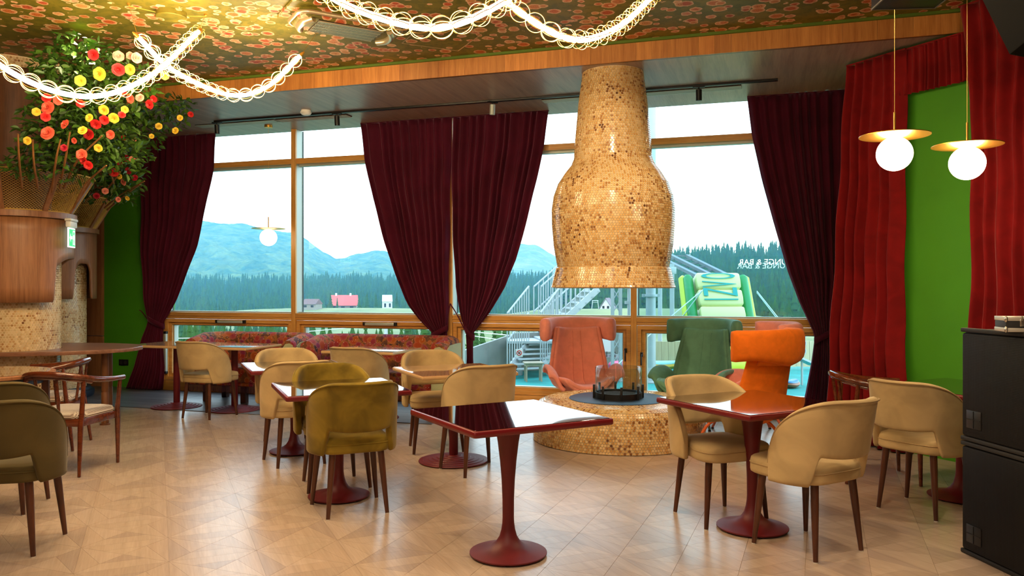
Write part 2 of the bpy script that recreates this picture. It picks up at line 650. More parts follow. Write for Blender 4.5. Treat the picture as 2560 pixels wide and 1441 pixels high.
# --- soffit over the windows and its wooden front
struct('trim_1', MB().box((-5.0, (YF + 0.04 + 9.2) / 2, ZS + 0.05), (14.0, 9.2 - YF - 0.04, 0.1)), m_soffit, smooth=False)
fascia = struct('trim_2', MB().box((-5.0, YF + 0.03, (ZS + ZC) / 2), (14.0, 0.02, ZC - ZS)), m_dark_wood, smooth=False)
fr_ = random.Random(11)
x = -8.6
while x < 1.52:
    w = fr_.choice((0.14, 0.2, 0.27, 0.34, 0.42))
    x1 = min(x + w, 1.53)
    g = fr_.uniform(0.72, 1.1)
    if x1 - x > 0.02:
        MB().box(((x + x1) / 2, YF + 0.01, (ZS + ZC - 0.02) / 2), (x1 - x - 0.0015, 0.02, ZC - ZS - 0.02), None, (g, g, g)).build('panel', m_fascia, fascia, smooth=False)
    x = x1
struct('trim_3', MB().box((-5.0, YF - 0.012, ZC - 0.012), (13.0, 0.024, 0.024)), mat('green_edge', C(84, 110, 22), 0.7), smooth=False)

# --- window wall: green part on the left, posts, rails, sashes and panes
wl = struct('wall_back', MB().box((-8.49, YW + 0.1, ZS / 2), (1.06, 0.2, ZS)).box((1.9, YW + 0.1, ZS / 2), (2.2, 0.2, ZS)), m_green, smooth=False)
struct('trim_4', MB().box((-9.16, YW + 0.06, 2.10), (0.3, 0.22, 2.74)).box((-9.16, YW + 0.07, 0.36), (0.3, 0.2, 0.72)), m_clad, bevel=0.004)
struct('wall_end', MB().box((-10.8, YW + 0.1, ZS / 2), (3.0, 0.2, ZS)), m_shaft, smooth=False)
struct('trim_5', MB().box((-8.49, YW - 0.01, 3.3), (1.06, 0.03, 0.35)), m_shaft, smooth=False)
for k in range(5):
    x = XB[k]
    p = struct('trim_%d' % (6 + k), MB().box((x, YW - 0.045, ZS / 2), (0.066, 0.03, ZS)), m_framev, smooth=False)
    MB().box((x, YW + 0.045, ZS / 2), (0.052, 0.15, ZS)).build('cladding', m_alu, p, smooth=False)
    MB().box((x, YW + 0.125, ZS / 2), (0.07, 0.012, ZS)).build('seal', m_seal, p, smooth=False)


def frame4(mb, x0, x1, z0, z1, w, y0, y1):
    ym, d = (y0 + y1) / 2, y1 - y0
    mb.box(((x0 + x1) / 2, ym, z1 - w / 2), (x1 - x0, d, w)).box(((x0 + x1) / 2, ym, z0 + w / 2), (x1 - x0, d, w))
    return mb.box((x0 + w / 2, ym, (z0 + z1) / 2), (w, d, z1 - z0 - 2 * w)).box((x1 - w / 2, ym, (z0 + z1) / 2), (w, d, z1 - z0 - 2 * w))


for k in range(4):
    x0, x1 = XB[k] + 0.026, XB[k + 1] - 0.026
    xm, w = (x0 + x1) / 2, x1 - x0
    win = struct('window_%d' % (k + 1), MB().box((xm, YW + 0.02, 0.07), (w, 0.16, 0.14)), m_frame, bevel=0.004)
    MB().box((xm, YW + 0.0, 1.052), (w, 0.12, 0.056)).box((xm, YW - 0.025, 1.006), (w, 0.05, 0.034)).build('rail', m_frame, win, bevel=0.004)
    MB().box((xm, YW + 0.03, 3.062), (w, 0.13, 0.07)).build('rail', m_frame, win, smooth=False)
    MB().box((xm, YW + 0.07, 3.014), (w, 0.07, 0.03)).box((xm, YW + 0.075, 1.088), (w, 0.09, 0.014)).build('glazing_bead', m_alu, win, smooth=False)
    frame4(MB(), x0 + 0.012, x1 - 0.012, 0.145, 0.985, 0.045, YW - 0.045, YW + 0.05).build('casing', m_frame, win, smooth=False)
    frame4(MB(), x0 + 0.06, x1 - 0.06, 0.19, 0.945, 0.04, YW - 0.01, YW + 0.08).build('sash', m_frame, win, smooth=False)
    frame4(MB(), x0 + 0.1, x1 - 0.1, 0.228, 0.906, 0.012, YW + 0.02, YW + 0.1).build('seal', m_alu, win, smooth=False)
    for z0, z1 in ((1.09, 3.02), (3.09, ZS + 0.02)):
        MB().box((xm, YW + 0.1, (z0 + z1) / 2), (w, 0.006, z1 - z0)).build('pane', m_glass, win, smooth=False)
    if k == 3:                       # the outer pane of this bay stands a touch out of true, so reflections double
        o = MB().box((0, 0, 0), (w, 0.004, 1.92)).build('pane', m_glass, win, smooth=False)
        o.location = (xm, YW + 0.125, 2.055)
        o.rotation_euler = (math.radians(-0.22), 0, math.radians(0.1))
    MB().box((xm, YW + 0.06, 0.567), (w - 0.22, 0.006, 0.67)).build('pane', m_glass, win, smooth=False)

# --- slanted wall on the right, return beside the window, walls around the rest of the room
k45 = 8.75
wr = MB()
wr.prism([(0.74, 8.01), (3.8, 4.95), (3.95, 5.1), (0.89, 8.16)], 0, ZC + 0.02)
wr.prism([(0.74, 8.01), (0.89, 8.16), (0.97, 9.11), (0.82, 9.11)], 0, ZC)
struct('wall_right', wr, m_green, smooth=False)
struct('wall_side', MB().box((3.88, 0.75, ZC / 2), (0.14, 8.6, ZC)), mat('dark_panelling', C(70, 44, 30), 0.6), smooth=False)
struct('wall_front', MB().box((-3.5, -3.55, ZC / 2), (17, 0.1, ZC)), mat('warm_plaster', C(190, 150, 110), 0.8), smooth=False)
struct('wall_left', MB().box((-11.9, 2.9, ZC / 2), (0.1, 13, ZC)), mat('brown_panelling', C(120, 80, 52), 0.6), smooth=False)

# --- the two round columns on the left: mosaic below, veneer collar, veneer shaft above
HEX = [(math.cos(PI / 6 + k * PI / 3), math.sin(PI / 6 + k * PI / 3)) for k in range(6)]


def mosaic_mesh(name, P, N, T, pitch, colors, h=0.0016):
    """little six-sided stones, one per centre P with normal N and row direction T"""
    P, N, T = (np.asarray(a, float) for a in (P, N, T))
    B = np.cross(N, T)
    n = len(P)
    r0, r1 = pitch * 0.475, pitch * 0.44
    V = np.zeros((n, 12, 3))
    for k, (a, b) in enumerate(HEX):
        V[:, k] = P + r0 * (a * T + b * B)
        V[:, k + 6] = P + r1 * (a * T + b * B) + N * h
    base = (np.arange(n) * 12)[:, None]
    top = base + np.arange(6, 12)[None]
    sides = np.concatenate([base + np.array([[k, (k + 1) % 6, (k + 1) % 6 + 6, k + 6]]) for k in range(6)])
    return fast_mesh(name, V.reshape(-1, 3), [top, sides], np.repeat(np.asarray(colors), 12, 0))


def stone_colors(n, P, warm=False):
    """cream stones with browner ones strewn in loose drifts"""
    pal = np.array([C(228, 200, 156), C(220, 190, 144), C(210, 176, 128), C(198, 158, 108), C(176, 132, 82), C(150, 104, 60), C(118, 76, 42)])
    if warm:
        pal = np.array([C(232, 198, 142), C(224, 186, 124), C(214, 170, 102), C(198, 148, 80), C(166, 114, 56), C(130, 82, 36), C(98, 58, 24)])
    P = np.asarray(P)
    drift = 0.5 + 0.5 * np.sin(P[:, 0] * 9 + 1.3 * np.sin(P[:, 2] * 8)) * np.sin(P[:, 2] * 11 + P[:, 1] * 7)
    u = rng.random(n) * (0.72 + 0.4 * drift)
    idx = np.searchsorted([0.2, 0.42, 0.64, 0.82, 0.95, 1.04], u)
    return pal[idx] * rng.uniform(0.9, 1.08, (n, 1))


def revolve_mosaic(prof, pitch):
    """hexagon rows laid over a turned profile [(r, z)...]; returns centres, normals, row directions"""
    pr = np.array(prof, float)
    seg = np.hypot(*np.diff(pr, axis=0).T)
    s = np.concatenate([[0], np.cumsum(seg)])
    rows = np.arange(pitch * 0.5, s[-1], pitch * 0.87)
    P, N, T = [], [], []
    for q, t in enumerate(rows):
        r, z = np.interp(t, s, pr[:, 0]), np.interp(t, s, pr[:, 1])
        e = 1e-3
        dr = np.interp(t + e, s, pr[:, 0]) - np.interp(t - e, s, pr[:, 0])
        dz = np.interp(t + e, s, pr[:, 1]) - np.interp(t - e, s, pr[:, 1])
        L = math.hypot(dr, dz)
        nr, nz = dz / L, -dr / L
        n = max(6, int(2 * PI * r / pitch))
        a = (np.arange(n) + 0.5 * (q % 2)) * 2 * PI / n
        P.append(np.stack([r * np.cos(a), r * np.sin(a), np.full(n, z)], 1))
        N.append(np.stack([nr * np.cos(a), nr * np.sin(a), np.full(n, nz)], 1))
        T.append(np.stack([-np.sin(a), np.cos(a), np.zeros(n)], 1))
    return np.concatenate(P), np.concatenate(N), np.concatenate(T)


def column(name, loc, label, side, gap, gw):
    c = thing(name, label, 'column', loc)
    MB().lathe([(0.426, 0.02), (0.426, 1.45)], 48).build('core', m_grout, c)
    P, N, T = revolve_mosaic([(0.427, 0.12), (0.427, 1.75)], 0.0262)
    tag(obj('mosaic_tiles', mosaic_mesh('mosaic_tiles', P, N, T, 0.0262, stone_colors(len(P), P)), m_mosaic, c), kind='stuff')
    MB().lathe([(0.50, 0), (0.52, 0.03), (0.52, 0.09), (0.49, 0.10), (0.475, 0.13), (0.43, 0.135)], 48).build('plinth', m_plate, c)
    # collar: a veneered apron whose lower edge is cut into tongues with rounded corners
    col = MB()

    def low(a):                     # lower edge height around the column
        q = ((a - gap) % (2 * PI)) / (2 * PI) * 2 % 1
        d = min(q, 1 - q)           # 0 in the middle of a gap
        w = gw
        if d < w:
            return 1.72 - 0.10 * (d / w) ** 4 * 1.0
        e = (d - w) / 0.022
        return 1.27 + (0.35 * (1 - min(e, 1)) ** 2.2 if e < 1 else 0)
    n = 360

    def ap(u, v):
        a = u * 2 * PI
        z = low(a) + (2.13 - low(a)) * v
        return (0.545 * math.cos(a), 0.545 * math.sin(a), z)
    col.grid(ap, n, 6, wrap=True)
    o = col.build('collar', m_clad, c)
    md = o.modifiers.new('solid', 'SOLIDIFY')
    md.thickness = 0.025
    bake(o)
    MB().lathe([(0.545, 2.115), (0.575, 2.115), (0.575, 2.175), (0.52, 2.18), (0.3, 2.18)], 64, caps=False).build('collar_band', m_clad, c)
    MB().lathe([(0.34, 2.18), (0.34, ZC - 0.01)], 40).build('shaft', m_shaft, c)
    MB().lathe([(0.62, ZC - 0.11), (0.62, ZC - 0.004), (0.3, ZC - 0.004), (0.3, ZC - 0.11)], 48, caps=False).build('capital', m_grout, c)
    P, N, T = revolve_mosaic([(0.621, ZC - 0.11), (0.621, ZC - 0.01)], 0.0262)
    tag(obj('mosaic_tiles', mosaic_mesh('mosaic_tiles', P, N, T, 0.0262, stone_colors(len(P), P)), m_mosaic, c), kind='stuff')
    # flaring basket of expanded metal between wooden ribs
    b = MB()
    z0, z1, r0, r1, ns = 2.185, 2.56, 0.53, 0.745, 120
    for sgn in (1, -1):
        for k in range(ns):
            pts = []
            for q in range(10):
                t = q / 9
                a = 2 * PI * k / ns + sgn * t * 0.85
                r = r0 + (r1 - r0) * t
                pts.append(Vector((r * math.cos(a), r * math.sin(a), z0 + (z1 - z0) * t)))
            b.tube(pts, 0.0022, 3, False)
    b.ring(r1, 0.006, 60, 5, Matrix.Translation((0, 0, z1))).ring(r0, 0.006, 60, 5, Matrix.Translation((0, 0, z0)))
    tag(b.build('wire_mesh', m_gold, c), kind='stuff')
    for k in range(9):
        a = side + 0.02 + k * 2 * PI / 9
        MB().bar(((r0 + .01) * math.cos(a), (r0 + .01) * math.sin(a), z0), ((r1 + .015) * math.cos(a), (r1 + .015) * math.sin(a), z1 + 0.005), 0.05, 0.02, (math.cos(a), math.sin(a), 0)).build('rib', m_clad, c, smooth=False)
    return c


CA, CB = S(-5.12, 8.22), S(-5.96, 10.3)
colA = column('column', (CA[0], CA[1], 0), 'nearer mosaic column with walnut collar and flower basket, green exit sign on its edge', math.radians(-30) + TH, math.radians(27) + TH, .24)
colB = column('column', (CB[0], CB[1], 0), 'farther mosaic column with walnut collar and flower basket, beside the green wall', math.radians(-42) + TH, math.radians(-15) + TH, .075)

# ------------------------------------------------------------------ curtains
def curtain(name, label, group, rows_l, rows_r, nf, depth, m, axis=None, tie=None, hook=None, phase=0.0, wob=0.35, seed=1, thick=True):
    """rows: [(along, z)...] for both edges; axis: (origin xy, direction xy) of the hanging line"""
    o0, dr = axis or (Vector((0, 8.98)), Vector((1, 0)))
    nrm = Vector((dr.y, -dr.x))
    zl = np.array(rows_l)[::-1]
    zr = np.array(rows_r)[::-1]
    zt, zb = min(zl[-1, 1], zr[-1, 1]), max(zl[0, 1], zr[0, 1])
    wmax = max(abs(zr[-1, 0] - zl[-1, 0]), 0.3)
    r = random.Random(seed)
    ph = [r.uniform(-wob, wob) for _ in range(nf + 2)]
    am = [r.uniform(0.65, 1.25) for _ in range(nf + 2)]
    nu, nv = nf * 14, 44

    def fn(u, v):
        z = zb + (zt - zb) * v
        a, b = np.interp(z, zl[:, 1], zl[:, 0]), np.interp(z, zr[:, 1], zr[:, 0])
        w = abs(b - a)
        k = u * nf
        i = int(min(k, nf - 1))
        f = k - i
        pp = ph[i] * (1 - f) + ph[i + 1] * f
        aa = am[i] * (1 - f) + am[i + 1] * f
        d = depth * aa * min(1.0, (w / nf) / (wmax / nf) * 1.2 + 0.12)
        d *= 0.55 + 0.45 * (1 - v)
        off = d * math.sin(2 * PI * (k + pp) + phase) + 0.012 * math.sin(7 * z + 3 * u)
        if tie:
            off += 0.05 * math.exp(-((z - tie) / 0.12) ** 2) * (0.5 - u) * 0
        p = o0 + dr * (a + (b - a) * u) + nrm * off
        return (p.x, p.y, z)
    root = thing(name, label, 'curtain', group=group)
    mb = MB().grid(fn, nu, nv)
    body = mb.build('drape', m, root, ang=60)
    mod = body.modifiers.new('solid', 'SOLIDIFY')
    mod.thickness = 0.002
    bake(body)
    # heading tape on the track
    a, b = zl[-1, 0], zr[-1, 0]
    p, q = o0 + dr * a, o0 + dr * b
    MB().bar((p.x, p.y, zt + 0.004), (q.x, q.y, zt + 0.004), 0.03, 0.012).build('heading', m, root, smooth=False)
    if tie:
        a, b = np.interp(tie, zl[:, 1], zl[:, 0]), np.interp(tie, zr[:, 1], zr[:, 0])
        c, hw = (a + b) / 2, abs(b - a) / 2 + 0.012
        band = MB()
        rings = []
        for k in range(25):
            t = 2 * PI * k / 24
            p = o0 + dr * (c + hw * math.cos(t)) + nrm * ((depth * 0.9 + 0.015) * math.sin(t))
            zz = tie + (0.07 if hook and hook[0] > c else -0.07) * math.cos(t) * 0.8
            rings.append([(p.x, p.y, zz - 0.035), (p.x, p.y, zz + 0.035)])
        band.loft(rings, False, False)
        tb = band.build('tieback', m, root)
        md = tb.modifiers.new('s', 'SOLIDIFY')
        md.thickness = 0.008
        bake(tb)
        if hook:
            p = o0 + dr * (c + (hw if hook[0] > c else -hw))
            h = o0 + dr * hook[0]
            MB().tube(smooth_path([(p.x, p.y, tie + 0.03), ((p.x + h.x) / 2, p.y - .01, (tie + hook[1]) / 2 + 0.05), (h.x, h.y + 0.03, hook[1])], 6), 0.007, 6).build('tie_cord', m, root)
    return root


G = 'burgundy curtains along the window wall'
curtain('curtain', 'burgundy velvet curtain tied back at the left end of the windows, beside the green wall', G,
        [(-8.286, 3.47), (-8.266, 2.63), (-8.252, 1.8), (-8.211, 1.3), (-8.12, 0.94), (-8.26, 0.69), (-8.36, 0.3), (-8.5, 0.012)],
        [(-7.015, 3.47), (-7.059, 3.016), (-7.181, 2.485), (-7.335, 1.95), (-7.518, 1.519), (-7.662, 1.247), (-7.87, 0.94), (-7.874, 0.7), (-7.868, 0.316), (-7.89, 0.012)],
        11, 0.045, m_curtain, tie=0.94, hook=(-8.3, 1.1), seed=1)
curtain('curtain', 'left half of the burgundy curtain pair meeting over the middle window post', G,
        [(-4.854, 3.47), (-4.787, 3.014), (-4.67, 2.509), (-4.521, 2.008), (-4.368, 1.56), (-4.206, 1.216), (-4.045, 1.021), (-3.886, 0.867), (-3.876, 0.536), (-3.9, 0.012)],
        [(-3.63, 3.47), (-3.656, 2.62), (-3.666, 1.99), (-3.676, 1.22), (-3.69, 0.87), (-3.672, 0.54), (-3.66, 0.012)],
        11, 0.045, m_curtain, tie=0.87, hook=(-3.66, 1.22), seed=2)
curtain('curtain', 'right half of the burgundy curtain pair meeting over the middle window post', G,
        [(-3.624, 3.47), (-3.64, 2.62), (-3.619, 1.992), (-3.583, 1.413), (-3.511, 1.076), (-3.445, 0.87), (-3.435, 0.55), (-3.46, 0.012)],
        [(-2.416, 3.47), (-2.473, 3.088), (-2.56, 2.673), (-2.668, 2.256), (-2.815, 1.742), (-2.953, 1.413), (-3.139, 1.127), (-3.346, 0.87), (-3.35, 0.55), (-3.33, 0.012)],
        11, 0.045, m_curtain, tie=0.87, hook=(-3.66, 1.22), seed=3)
curtain('curtain', 'burgundy curtain tied back at the right end of the windows, behind the orange wing chair', G,
        [(-0.205, 3.47), (-0.155, 3.049), (-0.053, 2.571), (0.07, 2.097), (0.211, 1.584), (0.331, 1.245), (0.481, 0.91), (0.45, 0.657), (0.39, 0.318), (0.323, 0.012)],
        [(0.82, 3.47), (0.80, 2.33), (0.77, 1.5), (0.7, 1.165), (0.655, 0.91), (0.69, 0.664), (0.73, 0.249), (0.75, 0.012)],
        9, 0.05, m_curtain, tie=0.91, hook=(0.72, 1.02), seed=4)
d45 = Vector((1, -1)).normalized()


def along(x):                      # room x to distance along the slanted hanging line
    return (x - 0.6) * math.sqrt(2)


AX = (Vector((0.6, 8.0)), d45)
curtain('curtain', 'crimson velvet curtain hanging straight to the floor left of the green slanted wall panel', 'crimson drapes on the slanted wall',
        [(along(0.697), 3.44), (along(0.641), 2.23), (along(0.577), 0.893), (along(0.55), 0.012)],
        [(along(1.122), 3.44), (along(1.103), 2.17), (along(1.095), 0.94), (along(1.15), 0.012)], 6, 0.05, m_curtain2, AX, seed=5)
curtain('valance', 'short gathered crimson valance over the green slanted wall panel', None,
        [(along(1.09), 3.44), (along(1.09), 3.06)], [(along(1.56), 3.44), (along(1.56), 3.06)], 13, 0.02, m_curtain2, (Vector((0.6, 8.03)), d45), seed=6, wob=0.5)
AX2 = (Vector((0.6, 7.9)), d45)
curtain('curtain', 'crimson velvet drape right of the green slanted wall panel, behind the stacked loudspeakers', 'crimson drapes on the slanted wall',
        [(along(1.44), 3.62), (along(1.5), 2.9), (along(1.5), 1.4), (along(1.455), 0.012)], [(along(1.86), 3.62), (along(1.80), 2.9), (along(1.80), 1.4), (along(1.84), 0.012)],
        4, 0.06, m_curtain2, AX2, seed=7, wob=.2)
curtain('curtain', 'dark drape at the far right edge behind the hanging loudspeaker', 'crimson drapes on the slanted wall',
        [(along(1.9), 3.62), (along(1.9), 0.012)], [(along(2.6), 3.62), (along(2.6), 0.012)], 7, 0.05, velvet('black_velvet', C(52, 12, 16), 0.2, 4, 0.2, (1, .5, .5)), AX2, seed=8)

# ------------------------------------------------------------------ upholstered dining chairs
def chair_meshes():
    D = {}
    A1 = math.radians(108)

    def plan(u, z):
        a = u * A1
        lean = max(0.0, (z - 0.42)) * 0.2
        x = 0.262 * math.copysign(abs(math.sin(a)) ** 0.9, a) * (1 + 0.06 * max(0, z - 0.45))
        y = -0.015 - 0.235 * math.cos(a) - lean * max(0.0, math.cos(a))
        return x, y

    def ztop(u):
        s = max(0.0, (abs(u) - 0.22) / 0.78)
        return 0.405 + 0.44 * max(0.0, 1 - s ** 2.25) ** 0.5 + 0.006 * (1 - s)

    def zbot(u):
        e = (abs(u) - 0.40) / 0.05
        e = min(1, max(0, e))
        e = e * e * (3 - 2 * e)
        return 0.535 * (1 - e) + (0.385 - 0.0 * abs(u)) * e - 0.012 * (1 - e) * (abs(u) / 0.4) ** 2 * -1
    nu, nv = 60, 9
    us = [(-1 + 2 * i / nu) for i in range(nu + 1)]
    us = [math.copysign(abs(u) ** 0.9, u) * 0.985 for u in us]

    def fn(i, j):
        u = us[int(round(i * nu))]
        z = zbot(u) + (ztop(u) - zbot(u)) * j
        x, y = plan(u, z)
        return (x, y, z)
    o = MB().grid(fn, nu, nv).build('backrest', None)
    solid(o, 0.042, 1, 0.0)
    D['backrest'] = o.data
    bpy.data.objects.remove(o)
    D['piping'] = MB().tube([(plan(u, ztop(u))[0] * 1.07, plan(u, ztop(u))[1] * 1.07 - 0.001, ztop(u) - 0.013) for u in us], 0.005, 6).mesh('piping')
    out = []
    for k in range(48):
        a = 2 * PI * k / 48
        c, s = math.cos(a), math.sin(a)
        e = 0.40
        x = 0.224 * math.copysign(abs(c) ** e, c) * (1.06 if s > 0 else 0.98)
        y = 0.235 * math.copysign(abs(s) ** e, s) + 0.03
        out.append((x, y))
    D['seat'] = MB().layers(out, [(0.395, 0.95), (0.402, 0.99), (0.415, 1.0), (0.462, 1.0), (0.478, 0.985), (0.486, 0.95), (0.494, 0.8), (0.498, 0.4), (0.4985, 0.05)]).mesh('seat', ang=70)
    D['seat_seam'] = MB().tube([(x * 1.004, (y - .03) * 1.004 + .03, 0.452) for x, y in out + out[:1]], 0.0035, 5, False).mesh('seat_seam')
    return D


CH = chair_meshes()
LEGS = [((-0.175, 0.17), (-0.215, 0.20)), ((0.175, 0.17), (0.215, 0.20)), ((-0.15, -0.15), (-0.185, -0.185)), ((0.15, -0.15), (0.185, -0.185))]


def leg_mesh(a, b):
    return MB().tube([(a[0], a[1], 0.41), (a[0] * .7 + b[0] * .3, a[1] * .7 + b[1] * .3, 0.29), (b[0], b[1], 0.004)], [0.0215, 0.0205, 0.0125], 14).mesh('leg')


LEGM = [leg_mesh(a, b) for a, b in LEGS]
GLIDE = MB().lathe([(0.012, 0), (0.0125, 0.006)], 12).mesh('glide')


def dining_chair(x, y, fx, fy, label, m, pipe, group):
    c = thing('dining_chair', label, 'chair', S(x, y, 0), face(fx, fy), group)
    for n, mm in (('seat', m), ('backrest', m), ('piping', pipe), ('seat_seam', pipe)):
        me = CH[n]
        if me.users and me.materials and me.materials[0] != mm:
            key = n + mm.name
            if key not in CH:
                CH[key] = me.copy()
                CH[key].materials.clear()
                CH[key].materials.append(mm)
            me = CH[key]
        elif not me.materials:
            me.materials.append(mm)
        obj(n, me, None, c)
    for k in range(4):
        lg = obj('leg', LEGM[k], m_dark_wood, c)
        g = obj('glide', GLIDE, m_glide, lg)
        g.location = (LEGS[k][1][0], LEGS[k][1][1], 0)
    return c


GB, GO = 'beige velvet dining chairs', 'olive velvet dining chairs'
for x, y, fx, fy, lab, m, g in [
    (-1.03, 5.13, -.16, .36, 'olive velvet dining chair seen from behind, near side of the left red glass table', m_olive, GO),
    (-1.28, 5.76, .154, -.352, 'olive velvet dining chair facing the viewer across the same red glass table', m_olive, GO),
    (-1.755, 6.5, -.19, .35, 'beige velvet dining chair seen from behind at the second red glass table', m_beige, GB),
    (-2.03, 7.25, .15, -.36, 'beige velvet dining chair on the window side of the second red glass table', m_beige, GB),
    (-3.32, 8.75, .14, .345, 'pale dining chair with open lower back, at the pale table before the left banquette', m_beige, GB),
    (-1.48, 7.93, .14, .35, 'pale velvet dining chair seen from behind at the white table before the right banquette', m_beige, GB),
    (-.68, 7.02, .11, -.378, 'beige velvet dining chair facing the viewer behind the tan glass table', m_beige, GB),
    (-.276, 6.19, -.198, .358, 'beige velvet dining chair seen from behind at the tan glass table', m_beige, GB),
    (1.27, 4.95, .135, -.363, 'beige dining chair left of the right-hand red table, its seat towards the viewer', m_beige, GB),
    (1.63, 4.38, -.2, .335, 'nearest beige dining chair on the right, its curved back towards the viewer', m_beige, GB),
    (2.62, 5.11, .305, .209, 'beige velvet dining chair beside the stacked loudspeakers', m_beige, GB),
    (-2.74, 4.36, -.08, .4, 'large shade-coloured olive dining chair cut off at the left edge of the picture', m_olive_shade, GO),
    (-3.27, 5.12, -.25, 1, 'shade-coloured olive dining chair at the left edge, mostly hidden behind the nearer one', m_olive_shade, GO),
]:
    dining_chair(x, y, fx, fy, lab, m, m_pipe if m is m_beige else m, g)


# ------------------------------------------------------------------ tables
def rsq(w, d, r, n=4):
    out = []
    for cx, cyy, a0 in ((w / 2 - r, d / 2 - r, 0), (-w / 2 + r, d / 2 - r, 90), (-w / 2 + r, -d / 2 + r, 180), (w / 2 - r, -d / 2 + r, 270)):
        for k in range(n + 1):
            a = math.radians(a0 + 90 * k / n)
            out.append((cx + r * math.cos(a), cyy + r * math.sin(a)))
    return out


TOPRED = MB().layers(rsq(.8, .8, .012), [(.718, .985), (.722, .998), (.735, 1.0), (.747, .998), (.7495, .993)]).mesh('tabletop', ang=60)
TOPGL = MB().layers(rsq(.77, .77, .006), [(.744, 1.0), (.7512, 1.0), (.752, .998)]).mesh('glass_top', ang=30)
TULIP = MB().lathe([(.0, 0.008), (.2, .008), (.206, .012), (.206, .018), (.19, .022), (.14, .032), (.095, .048), (.066, .07), (.047, .1), (.037, .135), (.032, .17), (.0305, .2), (.0312, .3), (.0355, .4), (.044, .5), (.056, .6), (.068, .67), (.075, .712), (.075, .72)], 48).mesh('pedestal', ang=60)
FEETM = MB()
for k in range(6):
    FEETM.lathe([(.012, 0), (.012, .009)], 10, Matrix.Translation((.18 * math.cos(k * PI / 3), .18 * math.sin(k * PI / 3), 0)))
FEETM = FEETM.mesh('floor_pads')


def tulip_table(x, y, label, a=25.5):
    t = thing('tulip_table', label, 'table', S(x, y, 0), math.radians(a) + TH, 'red glass tulip tables')
    obj('tabletop', TOPRED, m_redrim, t)
    obj('glass_top', TOPGL, m_redglass, t)
    obj('pedestal', TULIP, m_red, t)
    obj('floor_pads', FEETM, m_black, t)
    return t


tulip_table(-.02, 4.257, 'square red table with glossy dark glass top and tulip foot, alone in the foreground', 29)
tulip_table(-1.173, 5.423, 'red glass table between the two olive chairs', 23)
tulip_table(-1.88, 6.9, 'red glass table behind the olive chairs, between two beige chairs', 24)
tulip_table(1.416, 4.715, 'red glass table on the right between two beige chairs, mirroring the orange wing chair', 27)
tulip_table(3.03, 5.4, 'red glass table by the green wall, half hidden behind the loudspeakers', 26)

prof = [(0, .006), (.285, .006)]
for k in range(7):
    r = .285 - k * .036
    prof += [(r, .010 + k * .0068), (r - .004, .0155 + k * .0068), (r - .034, .0155 + k * .0068)]
prof += [(.037, .062), (.037, .715), (.08, .716), (.08, .722)]
RINGB = MB().lathe(prof, 56).mesh('pedestal', ang=30)


def ring_table(x, y, w, d, rz, label):
    t = thing('bistro_table', label, 'table', S(x, y, 0), rz, 'pale glass tables on ringed feet')
    MB().layers(rsq(w, d, .008), [(.722, .99), (.726, 1.0), (.744, 1.0), (.747, .997)]).build('tabletop', m_beigerim, t, ang=50)
    MB().layers(rsq(w - .012, d - .012, .006), [(.745, 1.0), (.752, 1.0)]).build('glass_top', m_beigeglass, t, ang=30)
    obj('pedestal', RINGB, m_red, t)
    return t


def Rm(rx, ry):                     # room to survey axes
    return rx * CT + ry * ST, -rx * ST + ry * CT


ring_table(-.477, 6.534, .8, .8, math.radians(24.5) + TH, 'tan glass table on a stepped round burgundy foot, in the middle of the room')
ring_table(*Rm(-6.67, 7.83), .8, .7, 0, 'pale glass table before the left banquette, the one next to the burgundy curtain')
ring_table(*Rm(-5.86, 7.83), .8, .7, 0, 'pale glass table before the left banquette, the one behind the open-backed pale chair')
ring_table(*Rm(-4.07, 7.79), .84, .72, 0, 'pale glass table before the right banquette')

# oval wooden table built around the nearer column
ot = thing('oval_table', 'large oval walnut table ringing the nearer mosaic column', 'table', S(-5.12, 8.37, 0), math.radians(6) + TH)
ov = [(1.175 * math.copysign(abs(math.cos(a)) ** .95, math.cos(a)), .70 * math.copysign(abs(math.sin(a)) ** .95, math.sin(a))) for a in (2 * PI * k / 72 for k in range(72))]
m_tabw = wood('walnut_table', C(150, 104, 80), C(118, 76, 56), 'X', 0.35)
# the top leaves a round hole for the column
hc = Matrix.Rotation(-math.radians(6), 2) @ Vector((0.0, -0.15))
rings = []
for k in range(73):
    a = 2 * PI * (k % 72) / 72
    i = (hc.x + .436 * math.cos(a), hc.y + .436 * math.sin(a))
    d = min((abs(math.atan2(q[1] - hc.y, q[0] - hc.x) - math.atan2(math.sin(a), math.cos(a))) % (2 * PI), j) for j, q in enumerate(ov))[1]
    q = ov[d]
    rings.append([(i[0], i[1], .752), (i[0], i[1], .787), (q[0], q[1], .79), (q[0] * 1.002, q[1] * 1.002, .786), (q[0] * 1.002, q[1] * 1.002, .756), (q[0], q[1], .752)])
MB().loft(rings, True, False).build('tabletop', m_tabw, ot, ang=30)
for lx, ly in ((.90, -.20), (-.85, -.2), (-.6, .45), (.75, .3)):
    lg = MB().lathe([(.036, 0.0), (.036, .33), (.0335, .335), (.0335, .34), (.036, .345), (.036, .753)], 20, Matrix.Translation((lx, ly, 0))).lathe([(.05, 0), (.05, .012), (.036, .016)], 20, Matrix.Translation((lx, ly, 0))).build('leg', m_shaft, ot)

